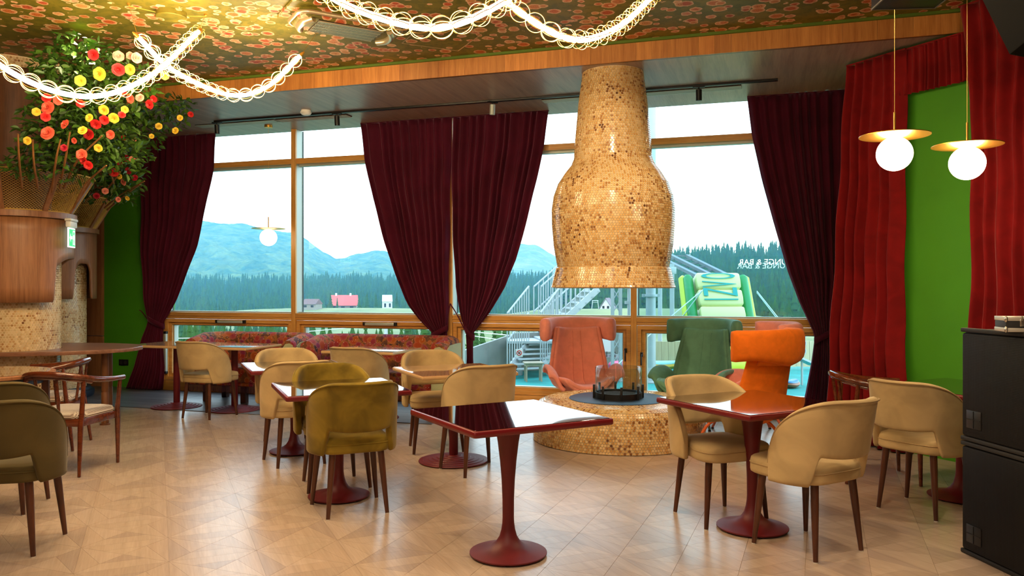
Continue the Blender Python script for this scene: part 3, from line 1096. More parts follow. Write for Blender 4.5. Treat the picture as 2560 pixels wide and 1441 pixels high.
# small round table at the left edge
rt = thing('round_table', 'small round table with mirror-glossy top and wooden rim at the left edge', 'table', S(-4.17, 6.3, 0), TH)
MB().lathe([(.0, .718), (.49, .718), (.505, .724), (.505, .744), (.495, .75), (0, .75)], 56).build('tabletop', m_clad, rt)
MB().lathe([(.0, .748), (.465, .748), (.465, .7525), (0, .7525)], 56).build('glass_top', mat('bronze_glass', C(70, 44, 26), 0.02, spec=.7, coat=.8), rt)
for k in range(4):
    a = math.radians(18 + 90 * k)
    MB().bar((.44 * math.cos(a), .44 * math.sin(a), .72), (.44 * math.cos(a), .44 * math.sin(a), 0), .05, .05, (math.cos(a), math.sin(a), 0)).build('leg', m_dark_wood, rt, smooth=False)
MB().lathe([(.40, .66), (.43, .66), (.43, .72), (.40, .72)], 48, caps=False).build('apron', m_plate, rt)


# ------------------------------------------------------------------ bentwood armchairs with checked seats
def arm_chair(x, y, fx, fy, label):
    c = thing('wooden_armchair', label, 'chair', S(x, y, 0), face(fx, fy), 'bentwood armchairs with checked seats')
    rail = smooth_path([(.285, .25, .695), (.29, .08, .70), (.275, -.08, .715), (.215, -.22, .745), (.11, -.29, .765), (0, -.305, .77), (-.11, -.29, .765), (-.215, -.22, .745), (-.275, -.08, .715), (-.29, .08, .70), (-.285, .25, .695)], 6)
    n = len(rail)
    MB().tube(rail, [.02 + .004 * math.sin(PI * i / (n - 1)) for i in range(n)], 12).build('rail', m_rail, c)
    MB().tube([p + Vector((0, .006, -.028)) for p in rail[int(n * .24):int(n * .76)]], .012, 8).build('lower_rail', m_rail, c)
    for sx in (-1, 1):
        MB().tube([(sx * .245, .235, .003), (sx * .25, .225, .36), (sx * .255, .215, .46), (sx * .282, .21, .69)], [.0125, .021, .02, .014], 12).build('leg', m_rail, c)
        MB().tube([(sx * .255, -.27, .003), (sx * .235, -.225, .36), (sx * .235, -.21, .46), (sx * .238, -.185, .735)], [.0125, .02, .019, .014], 12).build('leg', m_rail, c)
        MB().bar((sx * .243, .22, .40), (sx * .235, -.22, .40), .028, .06).build('side_rail', m_rail, c, bevel=.006)
        MB().tube([(sx * .08, -.245, .42), (sx * .085, -.29, .755)], .012, 8).build('spindle', m_rail, c)
    MB().bar((-.24, .225, .40), (.24, .225, .40), .028, .05).build('front_rail', m_rail, c, bevel=.006)
    MB().bar((-.235, -.22, .40), (.235, -.22, .40), .028, .06).build('back_rail', m_rail, c, bevel=.006)
    MB().layers(rsq(.50, .48, .09, 6), [(.425, .96), (.435, 1.0), (.452, 1.0), (.47, .96), (.48, .82), (.484, .4), (.484, .05)]).build('seat', m_check, c, ang=80)
    return c


m_rail = wood('mahogany_bentwood', C(112, 52, 26), C(70, 28, 14), 'X', 0.22, coat=.5)
t_ = NT('houndstooth_cloth')
ck = t_.n('TexChecker', i_Scale=150.0)
ck.inputs['Color1'].default_value = C(232, 222, 206) + (1,)
ck.inputs['Color2'].default_value = C(90, 56, 40) + (1,)
rm = t_.n('Mapping')
tc_ = t_.n('TexCoord')
rm.inputs['Rotation'].default_value = (0, 0, PI / 4)
t_.l(tc_.outputs['Object'], rm.inputs[0])
t_.l(rm.outputs[0], ck.inputs[0])
t_.base(ck.outputs[0])
t_.p.inputs['Roughness'].default_value = 0.85
m_check = t_.m
arm_chair(-3.46, 6.27, .1, .99, 'bentwood wooden armchair with checked seat, the nearer one beside the oval table')
arm_chair(-4.12, 7.12, -.95, -.2, 'bentwood wooden armchair with its curved back towards the room, at the oval table')
arm_chair(2.72, 5.98, .95, -.15, 'bentwood wooden armchair by the crimson curtain on the right')


# ------------------------------------------------------------------ banquettes
def banquette(xa, xb, label, right_panel):
    """room x from xa to xb; back along the window, rolled ends turning towards the room"""
    b = thing('banquette', label, 'sofa', (0, 0, 0), 0, 'flower-patterned banquettes under the windows')
    R = .24
    path = []
    yb, yf = 8.83, 8.22
    for y in np.linspace(yf, yb - R, 5):
        path.append((xa + .1, y))
    for k in range(1, 9):
        a = PI - k * PI / 16
        path.append((xa + .1 + R + R * math.cos(a), yb - R + R * math.sin(a)))
    for x in np.linspace(xa + .1 + R, xb - .1 - R, 14)[1:]:
        path.append((x, yb))
    for k in range(1, 9):
        a = PI / 2 - k * PI / 16
        path.append((xb - .1 - R + R * math.cos(a), yb - R + R * math.sin(a)))
    for y in np.linspace(yb - R, yf, 5)[1:]:
        path.append((xb - .1, y))
    # rolled cross-section swept along the path (s to the outside)
    sec = [(-.09, .30), (-.085, .55), (-.10, .66), (-.105, .74), (-.085, .81), (-.04, .845), (.02, .845), (.07, .81), (.09, .74), (.085, .6), (.08, .25)]
    rings = []
    for i, p in enumerate(path):
        q0, q1 = path[max(i - 1, 0)], path[min(i + 1, len(path) - 1)]
        t = Vector((q1[0] - q0[0], q1[1] - q0[1])).normalized()
        nr = Vector((-t.y, t.x))
        e = 1 - 0.10 * max(0, 1 - abs(i) / 3.0) - 0.10 * max(0, 1 - abs(len(path) - 1 - i) / 3.0)
        rings.append([(p[0] + nr.x * s, p[1] + nr.y * s, .25 + (z - .25) * e) for s, z in sec])
    MB().loft(rings, True, True).build('backrest', m_sofa, b, ang=75)
    xs0, xs1 = xa + .19, xb - .19
    MB().layers([((x + (xs0 + xs1) / 2), y + 8.47) for x, y in rsq(xs1 - xs0, .56, .08, 6)], [(.27, .985), (.30, 1.0), (.41, 1.0), (.44, .985), (.455, .93), (.46, .6)]).build('seat', m_sofa, b, ang=70)
    MB().box(((xa + xb) / 2, 8.5, .25), (xb - xa - .1, .56, .07)).build('plinth_board', m_sofa, b, smooth=False)
    fr = MB()
    r = random.Random(2)
    x = xa + .05
    while x < xb - .05:
        L = r.uniform(.085, .10)
        fr.tube([(x, 8.215, .235), (x + r.uniform(-.003, .003), 8.212, .235 - L)], .0022, 3, False)
        x += .0075
    tag(fr.build('fringe', mat('plum_fringe', C(70, 34, 52), 0.8), b), kind='stuff')
    MB().bar((xa + .05, 8.215, .236), (xb - .05, 8.215, .236), .012, .02).build('fringe_braid', m_sofa, b, smooth=False)
    n = 3
    for k in range(n):
        lx = xa + .25 + (xb - xa - .5) * k / (n - 1)
        MB().box((lx, 8.34, .11), (.07, .07, .22)).build('leg', m_dark_wood, b, bevel=.004)
        MB().box((lx, 8.7, .11), (.07, .07, .22)).build('leg', m_dark_wood, b, bevel=.004)
    # plain velvet on the outer ends
    pan = [(8.23, .26), (8.23, .66), (8.26, .73), (8.33, .765), (8.5, .775), (8.66, .775), (8.66, .26)]
    MB().loft([[(xb - .012, y, z) for y, z in pan], [(xb - .002, y, z) for y, z in pan]]).build('end_panel', m_pale, b, smooth=False)
    fp = [(xb - .185, .26), (xb - .185, .60), (xb - .175, .70), (xb - .14, .745), (xb - .09, .755), (xb - .04, .735), (xb - .02, .68), (xb - .015, .26)]
    MB().loft([[(x, 8.212, z) for x, z in fp], [(x, 8.219, z) for x, z in fp]]).build('front_panel', m_pale, b, smooth=False)
    return b


banquette(-6.9, -5.3, 'flower-patterned banquette with rolled ends, the left one of the pair under the windows', True)
banquette(-5.26, -3.38, 'flower-patterned banquette with a pale velvet end, the right one of the pair under the windows', True)


# ------------------------------------------------------------------ wing armchairs
def wing_chair(x, y, fx, fy, label, m, leg_m):
    c = thing('wing_chair', label, 'armchair', S(x, y, 0), face(fx, fy), 'high-backed wing armchairs round the fireplace')
    prof = smooth_path([(0, .33, .355), (0, .22, .365), (0, .05, .345), (0, -.12, .33), (0, -.235, .37), (0, -.285, .48), (0, -.32, .64), (0, -.355, .80), (0, -.385, .97)], 4)
    n = len(prof) - 1
    wid = np.interp(np.linspace(0, 1, n + 1), [0, .15, .4, .55, .7, .85, 1], [.24, .31, .34, .34, .32, .285, .25])

    def sh(off, wk, cup):
        def fn(u, v):
            i = int(round(v * n))
            p = prof[i]
            t = (prof[min(i + 1, n)] - prof[max(i - 1, 0)]).normalized()
            nr = Vector((0, t.z, -t.y))
            w = wid[i] * wk
            s = (u * 2 - 1)
            q = p + nr * (off + cup * abs(s) ** 2.4)
            return (s * w, q.y, q.z)
        return fn
    o = MB().grid(sh(-.035, 1.0, .15), 14, n).build('shell', m, c)
    solid(o, .045)
    o = MB().grid(sh(.005, .90, .10), 14, n).build('cushion', m, c)
    solid(o, .05)
    seam = MB()
    for s in (-.14, .14):
        seam.tube([Vector((s * wid[i] * 1.2, prof[i].y, prof[i].z)) + Vector((0, (prof[min(i + 1, n)] - prof[i - 1]).normalized().z, -(prof[min(i + 1, n)] - prof[i - 1]).normalized().y)) * .034 for i in range(12, n)], .005, 5)
    seam.build('pleat', m, c)
    # arms: petals rising from the sides of the seat with lips turned outwards
    for sx in (-1, 1):
        def arm(u, v):
            yy = -.23 + .50 * u
            k = 1 - abs(u * 2 - 1) ** 3 * .35
            cs = [(.235, .335), (.275, .38), (.30, .45), (.325, .525), (.365, .575), (.41, .578)]
            f = v * (len(cs) - 1)
            i = min(int(f), len(cs) - 2)
            g = f - i
            X = cs[i][0] * (1 - g) + cs[i + 1][0] * g
            Z = cs[i][1] * (1 - g) + cs[i + 1][1] * g
            Z = .335 + (Z - .335) * k
            return (sx * X, yy * (1 - .16 * v) - .01 + .02 * v, Z - .02 * u * v)
        o = MB().grid(arm, 12, 10).build('arm', m, c)
        solid(o, .05)
    # wing headrest: thick band bending forwards at both ends
    rings = []
    N = 33
    for k in range(N):
        s = -1 + 2 * k / (N - 1)
        X = .385 * math.sin(s * 1.25) / math.sin(1.25)
        Y = -.44 + .26 * abs(s) ** 2.3
        ds = 1e-3
        X2 = .385 * math.sin((s + ds) * 1.25) / math.sin(1.25)
        Y2 = -.44 + .26 * abs(s + ds) ** 2.3
        t = Vector((X2 - X, Y2 - Y, 0)).normalized()
        nr = Vector((-t.y, t.x, 0))
        e = min(1, (1 - abs(s)) / .07)
        e = .35 + .65 * math.sqrt(max(0.0, 1 - (1 - e) ** 2))
        zt, zb = 1.09 - .012 * abs(s), .785 + .065 * min(1, abs(s) * 1.5) - .03 * abs(s) ** 3
        zc, hz = (zt + zb) / 2, (zt - zb) / 2 * (0.9 + .1 * e)
        th = .062 * e
        ring = []
        for q in range(18):
            a = 2 * PI * q / 18
            ca, sa = math.cos(a), math.sin(a)
            ring.append((X + nr.x * th * math.copysign(abs(ca) ** .7, ca), Y + nr.y * th * math.copysign(abs(ca) ** .7, ca), zc + hz * math.copysign(abs(sa) ** .55, sa)))
        rings.append(ring)
    MB().loft(rings).build('headrest', m, c, ang=80)
    # outer cover below the headrest at the back
    o = MB().grid(lambda u, v: ((u * 2 - 1) * (.27 - .03 * v), -.49 + .10 * abs(u * 2 - 1) ** 2 - .0 * v + .055 * (1 - v), .80 + .12 * v), 12, 4).build('back_cover', m, c)
    solid(o, .02, 0)
    for sx in (-1, 1):
        MB().tube(smooth_path([(sx * .06, .04, .30), (sx * .20, .17, .27), (sx * .30, .27, .012)], 6), .013, 8).build('leg', leg_m, c)
        MB().tube(smooth_path([(sx * .06, -.04, .30), (sx * .19, -.16, .27), (sx * .29, -.30, .012)], 6), .013, 8).build('leg', leg_m, c)
        for yy in (.27, -.30):
            MB().lathe([(.015, 0), (.015, .012)], 10, Matrix.Translation((sx * (.30 if yy > 0 else .29), yy, 0))).build('foot_cap', m_black, c)
    MB().box((0, 0, .305), (.2, .2, .03)).build('seat_plate', leg_m, c, bevel=.01)
    return c


wing_chair(.76, 8.62, .12, -.99, 'salmon pink wing armchair facing the viewer behind the fireplace', m_salmon, mat('salmon_paint', C(214, 110, 80), .4))
wing_chair(1.88, 8.28, -.62, -.78, 'green wing armchair to the right of the fireplace', m_greenwool, mat('green_metal', C(70, 104, 80), .4))
wing_chair(2.28, 7.74, -1, .02, 'salmon pink wing armchair mostly hidden behind the orange one', m_salmon, bpy.data.materials['salmon_paint'])
wing_chair(1.93, 6.76, -.64, .77, 'bright orange wing armchair seen from behind, right of the fireplace', m_orange, mat('orange_paint', C(232, 108, 28), .4))

# ------------------------------------------------------------------ fireplace: hanging hood, round hearth, burner
HP = [(.593, 1.408), (.585, 1.425), (.545, 1.59), (.53, 1.60), (.548, 1.70), (.568, 1.82), (.583, 2.0), (.586, 2.15), (.568, 2.28), (.525, 2.40), (.46, 2.50), (.40, 2.575),
      (.372, 2.64), (.362, 2.81), (.345, 3.0), (.325, 3.2), (.30, 3.38), (.292, ZS - .012)]
hx, hy = S(.968, 7.68)
hood = thing('fireplace_hood', 'bottle-shaped fireplace hood of honey-coloured mosaic hanging from the soffit', 'fireplace hood', (hx, hy, .012))
MB().lathe([(r - .004, z) for r, z in HP] + [(.25, ZS - .012)], 64, caps=False).lathe([(.593, 1.406), (.56, 1.40), (.50, 1.43), (.48, 1.8), (.30, 2.6), (.28, ZS - .012)], 64, caps=False).build('shell', m_grout, hood, ang=30)
P, N, T = revolve_mosaic([(r, z) for r, z in HP], .0242)
tag(obj('mosaic_tiles', mosaic_mesh('mosaic_tiles', P, N, T, .0242, stone_colors(len(P), P, True)), m_mosaic, hood), kind='stuff')

px, py_ = S(1.0, 7.52)
hearth = thing('fireplace_hearth', 'low round fireplace base covered in small mosaic under the hanging hood', 'hearth', (px, py_, 0))
PP = [(.80, .004), (.80, .08), (.795, .20), (.775, .30), (.74, .35), (.69, .372), (.60, .375), (.44, .375)]
MB().lathe([(r - .004, z) for r, z in PP] + [(.05, .371)], 64).build('core', m_grout, hearth)
P, N, T = revolve_mosaic(PP, .0252)
tag(obj('mosaic_tiles', mosaic_mesh('mosaic_tiles', P, N, T, .0252, stone_colors(len(P), P, True)), m_mosaic, hearth), kind='stuff')
MB().lathe([(.02, .372), (.455, .372), (.462, .376), (.462, .380), (.455, .383), (.02, .383)], 64).build('steel_plate', m_plate, hearth)
bu = thing('fire_burner', 'round black gas burner with a ring of glass shields on the steel hearth plate', 'burner', (px, py_, .383))
MB().lathe([(.205, 0), (.222, 0), (.222, .055), (.205, .055), (.205, 0)], 48, caps=False).build('ring', m_black, bu, ang=30)
MB().lathe([(.03, .0), (.20, .0), (.20, .035), (.12, .045), (.03, .04)], 40).build('tray', mat('charcoal', C(46, 36, 32), .95, bump=.8, bscale=60), bu)
for k in range(8):
    a = 2 * PI * k / 8 + .3
    MB().box((.229 * math.cos(a), .229 * math.sin(a), .062), (.02, .02, .124), None).build('post', m_black, bu, bevel=.002)
gs = glass('shield_glass', (.90, .95, .94))
for k in range(4):
    def gw(u, v, k=k):
        a = .3 + 2 * PI * k / 4 + .03 + u * (PI / 2 - .06)
        return (.217 * math.cos(a), .217 * math.sin(a), 0.045 + .245 * v)
    o = MB().grid(gw, 10, 1).build('glass_shield', gs, bu)
    md = o.modifiers.new('s', 'SOLIDIFY')
    md.thickness = .006
    bake(o)

# ------------------------------------------------------------------ light garlands, pendants
m_tube = glow('light_tube', (1.0, .79, .50), 80.0)
m_tube2 = glow('light_tube_bright', (1.0, .77, .44), 200.0)
CAGE = MB()
for k in range(4):
    CAGE.ring(.058, .0025, 28, 4, Matrix.Rotation(k * PI / 4, 4, 'X') @ Matrix.Rotation(.0, 4, 'Y'))
CAGE = CAGE.mesh('wire_cage')


def garland(name_label, pts, canopy, group, mt=None):
    """pts: survey points along the tube; canopy: ceiling points the wires run to"""
    g = thing('light_garland', name_label, 'lamp', group=group)
    P = smooth_path([S(*p) for p in pts], 14)
    MB().tube(P, .0165, 10).build('light_tube', mt or m_tube, g)
    for a, b in ((P[0], P[1]), (P[-1], P[-2])):
        d = (a - b).normalized()
        MB().tube([a, a + d * .03, a + d * .05], [.0175, .014, .004], 10).build('end_cap', m_brass, g)
    acc, nxt, last = 0.0, .05, P[0]
    for i in range(1, len(P)):
        d = (P[i] - last).length
        while acc + d >= nxt:
            q = last + (P[i] - last) * ((nxt - acc) / d)
            t = (P[i] - last).normalized()
            o = obj('wire_cage', CAGE, m_gold, g)
            o.matrix_local = Matrix.Translation(q) @ t.to_track_quat('X', 'Z').to_matrix().to_4x4()
            nxt += .103
        acc += d
        last = P[i]
    for e, q in zip((P[0], P[-1]), canopy):
        MB().tube([e, S(*q)], .0016, 5).build('suspension_wire', m_brass, g)
        MB().lathe([(.012, 0), (.012, -.012), (.004, -.018)], 12, Matrix.Translation(S(*q))).build('ceiling_hook', m_brass, g)
    return g


GG = 'glowing ring garlands under the ceiling'
garland('glowing ring garland sweeping in from the left edge in front of the flowering column',
        [(-3.62, 4.9, 3.25), (-3.25, 5.1, 2.83), (-2.87, 5.35, 2.70), (-2.62, 5.75, 2.93), (-2.45, 6.25, 3.42)], [(-3.75, 4.85, ZC), (-2.51, 6.55, ZC)], GG, m_tube2)
garland('glowing ring garland crossing it, its lowest loop in front of the wooden fascia',
        [(-2.76, 5.9, 3.27), (-2.62, 6.2, 3.10), (-2.37, 6.7, 3.035), (-2.08, 6.78, 3.12), (-1.80, 6.8, 3.39)], [(-3.02, 6.3, ZC), (-1.70, 7.0, ZC)], GG, m_tube2)
garland('glowing ring garland at the top middle, near the ceiling heater',
        [(-1.08, 4.15, 3.02), (-.77, 4.0, 2.81), (-.37, 3.88, 2.683), (-.05, 3.98, 2.84), (.14, 4.1, 3.06)], [(-1.1, 4.4, ZC), (.25, 4.2, ZC)], GG)
garland('glowing ring garland dipping above the fireplace hood side of the ceiling',
        [(-.2, 4.43, 3.22), (-.03, 4.5, 3.03), (.32, 4.6, 2.855), (.63, 4.88, 3.0), (.93, 5.25, 3.34)], [(-.3, 4.5, ZC), (1.0, 5.4, ZC)], GG)
garland('unseen glowing ring garland added above the crossing pair to brighten the ceiling',
        [(-3.0, 4.62, 3.46), (-2.7, 4.7, 3.34), (-2.2, 4.74, 3.31), (-1.7, 4.7, 3.36), (-1.4, 4.62, 3.48)], [(-3.25, 4.85, ZC), (-1.35, 4.95, ZC)], GG, m_tube2)  # out of view, added to throw a bright glow on the left ceiling
cn = S(-2.77, 6.5, ZC)
cp = tag(MB().lathe([(.02, -.05), (.115, -.05), (.12, -.045), (.12, 0), (.02, 0)], 32).build('ceiling_rose', m_ceiling), 'round ceiling cap of the crossing garlands, papered with roses', 'lamp canopy')
cp.location = cn
for q in ((-3.02, 6.3), (-2.51, 6.55)):
    MB().tube([(0, 0, -.03), Vector(S(q[0], q[1], ZC - .02)) - cn], .003, 5).build('feed_cable', m_brass, cp)

m_globe = glow('opal_globe', (1.0, .74, .42), 36.0)
m_globe2 = glow('opal_globe_far', (1.0, .84, .62), 3.5)


def pendant(x, y, zg, ztop, label, mg, r=.107, rd=.208):
    p = thing('globe_pendant', label, 'lamp', S(x, y, zg), 0, 'globe pendants with brass discs')
    MB().lathe([(.002, r)] and [(r * math.sin(a), -r * math.cos(a)) for a in (PI * k / 24 for k in range(25))], 40).build('globe', mg, p)
    MB().lathe([(.03, r - .006), (rd, r + .004), (rd, r + .009), (.03, r + .014), (.01, r + .016)], 56).build('disc', m_brass, p, ang=30)
    MB().tube([(0, 0, r + .01), (0, 0, r + .155)], .0065, 10).build('stem', m_brass, p)
    MB().tube([(0, 0, r + .15), (0, 0, ztop - zg)], .0018, 6).build('wire', m_gold, p)
    MB().lathe([(.0, ztop - zg - .03), (.05, ztop - zg - .03), (.05, ztop - zg), (0, ztop - zg)], 24).build('ceiling_cap', m_brass, p)
    return p


pendant(2.405, 5.03, 2.262, ZC, 'lit globe pendant before the crimson curtain, the higher of the right-hand pair', m_globe)
pendant(2.93, 5.15, 2.222, ZC, 'lit globe pendant before the green panel, the lower of the right-hand pair', m_globe)
pendant(-3.09, 10.15, 2.05, ZS, 'small lit globe pendant hanging before the left window and the mountains', m_globe2)
for (x, y, z), pw in (((2.405, 5.03, 2.08), 30), ((2.93, 5.15, 2.04), 30)):
    pass

# ------------------------------------------------------------------ on the soffit: track, spots, air slots, smoke alarm
tk = tag(MB().box((-3.2, 8.3, ZS - .006), (6.6, .05, .03)).build('light_track', m_black, bevel=.002), 'long black light track along the dark soffit', 'track light')
for x, rz, lab in ((-6.47, .2, 'black track spot above the left curtain'), (-4.8, -.1, 'black track spot beside the smoke alarm'),
                   (-2.87, .9, 'tilted grey track spot above the curtain pair'), (-.66, 0, 'black track spot right of the fireplace hood')):
    s = thing('track_spot', lab, 'spotlight', (x, 8.3, ZS - .02), rz, 'small spots on the light track')
    MB().box((0, 0, -.004), (.12, .035, .012)).build('adapter', m_black, s, bevel=.002)
    MB().tube([(0, 0, -.005), (0, 0, -.05)], .008, 8).build('stem', m_black, s)
    MB().tube([(0, 0, -.03), (0, .01, -.14)], .03, 18).build('head', m_black if rz < .5 else m_alu, s)
for k, (a, b) in enumerate(((-6.9, -5.75), (-5.72, -4.75), (-2.35, -1.75), (-1.5, -.25))):
    v = thing('air_slot', 'slotted air outlet in the soffit, number %s along the windows' % ('one', 'two', 'three', 'four')[k] if False else
              ('slotted air outlet in the soffit above the left curtain', 'slotted air outlet in the soffit between the left curtain and the pair', 'slotted air outlet in the soffit left of the hood', 'slotted air outlet in the soffit right of the hood')[k], 'air vent', ((a + b) / 2, 8.5, ZS), 0, 'slotted air outlets')
    MB().box((0, 0, -.002), (b - a, .15, .01)).build('backing', m_black, v, smooth=False)
    for q in range(6):
        MB().box((0, -.0625 + q * .025, -.008), (b - a, .012, .014)).build('slat', m_alu if k != 1 else m_soffit, v, smooth=False)
sm = thing('smoke_alarm', 'white smoke alarm on the dark soffit', 'smoke alarm', (-5.1, 8.12, ZS))
MB().lathe([(.01, 0), (.055, 0), (.055, -.015), (.01, -.016)], 32).build('base', m_white, sm)
MB().lathe([(.01, -.015), (.062, -.016), (.066, -.03), (.05, -.05), (.03, -.058), (.01, -.06)], 32).build('cover', m_white, sm)
MB().lathe([(.0525, -.0455), (.058, -.0395), (.0575, -.0385), (.052, -.045)], 32, caps=False).build('slot', m_black, sm)

# ------------------------------------------------------------------ on the papered ceiling: camouflaged heater, hatch, speaker box
hc_ = S(-1.37, 6.60)
ht = thing('ceiling_heater', 'ceiling heater unit papered with the same roses, chrome-edged with a slotted grille', 'heater', (hc_[0], hc_[1], ZC), math.radians(-35) + TH + PI * .5 + math.radians(-20))
ht.rotation_euler = (0, 0, TH + math.radians(31))
ht.scale = (.8, .8, .9)
m_bronze = mat('champagne_metal', C(216, 196, 160), .28, .75)
MB().box((0, 0, -.02), (1.25, .62, .03)).build('base_plate', m_ceiling, ht, bevel=.008)
MB().layers(rsq(1.06, .46, .12, 8), [(-.035, .97), (-.05, 1.0), (-.10, 1.0), (-.125, .97), (-.13, .9)]).build('body', m_ceiling, ht, ang=50)
MB().tube([(x, y, -.09) for x, y in rsq(1.09, .49, .13, 10) + rsq(1.09, .49, .13, 10)[:1]], .02, 10, False).build('chrome_rim', m_bronze, ht)
for sx in (-1, 1):
    MB().tube(smooth_path([(sx * .40, -.2, -.13), (sx * .46, -.1, -.145), (sx * .47, .05, -.148), (sx * .42, .19, -.135)], 8), .035, 12).build('end_roll', m_bronze, ht)
MB().box((0, 0, -.131), (.68, .36, .008)).build('grille_back', m_black, ht, smooth=False)
gr = MB()
for k in range(48):
    gr.box((-.33 + k * .66 / 47, 0, -.139), (.0045, .35, .008))
for q in range(5):
    gr.box((0, -.175 + q * .0875, -.141), (.68, .007, .010))
gr.build('grille', m_bronze, ht, smooth=False)
hp = [S(*ceil_xy, ZC - .004) for ceil_xy in ((-1.02, 7.32), (-.99, 7.60))] if False else None
q = S(-.72, 7.30)
hatch = thing('access_hatch', 'square access hatch with a thin metal frame in the rose-papered ceiling', 'hatch', (S(-.64, 7.2)[0], S(-.64, 7.2)[1], ZC), TH + math.radians(25.6))
frame4(MB(), -.28, .28, -.28, .28, .010, -.003, .003).build('hatch_frame', m_bronze, hatch, smooth=False)
hatch.children[0].data.transform(Matrix.Rotation(PI / 2, 4, 'X'))
MB().box((0, 0, -.001), (.54, .54, .004)).build('hatch_door', m_ceiling, hatch, smooth=False)
sb = thing('ceiling_box', 'black equipment box hanging below the ceiling above the right-hand pendants', 'speaker', S(2.25, 4.45, 3.035), TH + math.radians(-4))
MB().box((0, 0, .15), (.36, .36, .3)).build('housing', m_black, sb, bevel=.006)
frame4(MB(), -.18, .18, -.18, .18, .008, -.004, .004).build('rim', mat('grey_edge', C(120, 120, 118), .5), sb, smooth=False).data.transform(Matrix.Rotation(PI / 2, 4, 'X'))
for sx in (-.15, .15):
    MB().tube([(sx, 0, .3), (sx, 0, ZC - 3.035)], .006, 6).build('hanger', m_black, sb)

# hanging loudspeaker cut by the top right corner
ls = thing('hanging_speaker', 'black loudspeaker hanging in the top right corner, tilted towards the room', 'speaker', S(2.325, 3.05, 2.57), TH + math.radians(205))
w = [(-.17, -.02), (.17, -.02), (.12, -.40), (-.12, -.40)]
M1 = Matrix.Rotation(math.radians(24), 4, 'X')
MB().loft([[(x, y, -.02) for x, y in w], [(x, y, .62) for x, y in w]], M=M1).build('housing', mat('black_shell', C(16, 17, 18), .7, spec=.15), ls, bevel=.008)
MB().box((0, -.006, .30), (.33, .03, .62), M1).build('grille', m_black, ls, bevel=.006)
MB().tube([(0, -.2, .55), (0, -.25, ZC - 2.57)], .012, 8).build('bracket', m_black, ls)

# ------------------------------------------------------------------ stacked loudspeakers with a little case on top
def holes(name):
    t = NT(name)
    t.base(C(34, 34, 36))
    t.p.inputs['Roughness'].default_value = .6
    t.p.inputs['Specular IOR Level'].default_value = .2
    vo = t.n('TexVoronoi', i_Scale=120.0, i_Randomness=0.0)
    t.l(t.mapping(), vo.inputs['Vector'])
    t.base(t.ramp(vo.outputs['Distance'], [(.40, (.002, .002, .002)), (.50, C(24, 24, 26))]))
    t.bump(vo.outputs['Distance'], .5, .003)
    return t.m


m_grille = holes('perforated_steel')
for k, (z, lab) in enumerate(((0, 'lower black loudspeaker of the stack at the right edge, standing on the floor'), (.605, 'upper black loudspeaker of the stack at the right edge, metal case on top'))):
    a = math.atan2(-.70, .085) + TH         # front edge direction, seen from the room
    sp = thing('loudspeaker', lab, 'speaker', S(2.455, 3.95, z), a + PI / 2, 'stacked black loudspeakers')
    # local x points away from the room, local y along the front
    MB().box((.36, 0, .30), (.66, .72, .585)).build('cabinet', mat('speaker_paint', C(28, 27, 26), .6, bump=.3, bscale=300) if k == 0 else bpy.data.materials['speaker_paint'], sp, bevel=.008)
    MB().box((.018, 0, .30), (.03, .70, .55)).build('grille', m_grille, sp, bevel=.012)
    for q in (.012, .59):
        MB().box((.02, 0, q), (.036, .72, .022)).build('edge_rail', bpy.data.materials['speaker_paint'], sp, bevel=.005)
    MB().box((.0015, .255, .12), (.004, .11, .095)).build('badge', mat('badge_grey', C(34, 34, 36), .4) if k == 0 else bpy.data.materials['badge_grey'], sp, bevel=.003)
    for q in (-1, 1):
        MB().box((-.0015, .255 + q * .0, .12 + q * .0), (.003, .004 if q < 0 else .10, .09 if q < 0 else .004)).build('badge_line', m_black, sp, smooth=False)
    MB().box((.003, -.14, .592), (.02, .09, .014)).build('latch', m_black, sp, bevel=.003)
cs = thing('flight_case', 'small silver-edged case with butterfly latch on top of the loudspeakers', 'case', S(2.485, 3.93, 1.2065), TH + math.radians(-12))
cs.scale = (.52, .7, 1)
MB().box((0, 0, .037), (.30, .2, .066)).build('body', mat('case_panel', C(44, 44, 44), .5), cs, bevel=.004)
m_chrome = mat('chrome', C(226, 222, 210), .18, .9)
for z in (.010, .064):
    MB().box((0, 0, z), (.308, .208, .020)).build('edge_strip', mat('satin_aluminium', C(214, 208, 194), .35, .4) if z < .02 else bpy.data.materials['satin_aluminium'], cs, bevel=.003)
MB().box((-.02, -.106, .046), (.034, .008, .036)).tube([(-.02, -.112, .056), (-.02, -.112, .078)], .006, 8).build('latch', m_chrome, cs, bevel=.002)
for sx in (-1, 1):
    for sz in (.012, .062):
        MB().lathe([(r * .016, h * .016) for r, h in ((0, -1), (.5, -.87), (.87, -.5), (1, 0), (.87, .5), (.5, .87), (0, 1))], 14, Matrix.Translation((sx * .148, -.098, sz))).build('ball_corner', m_chrome, cs)

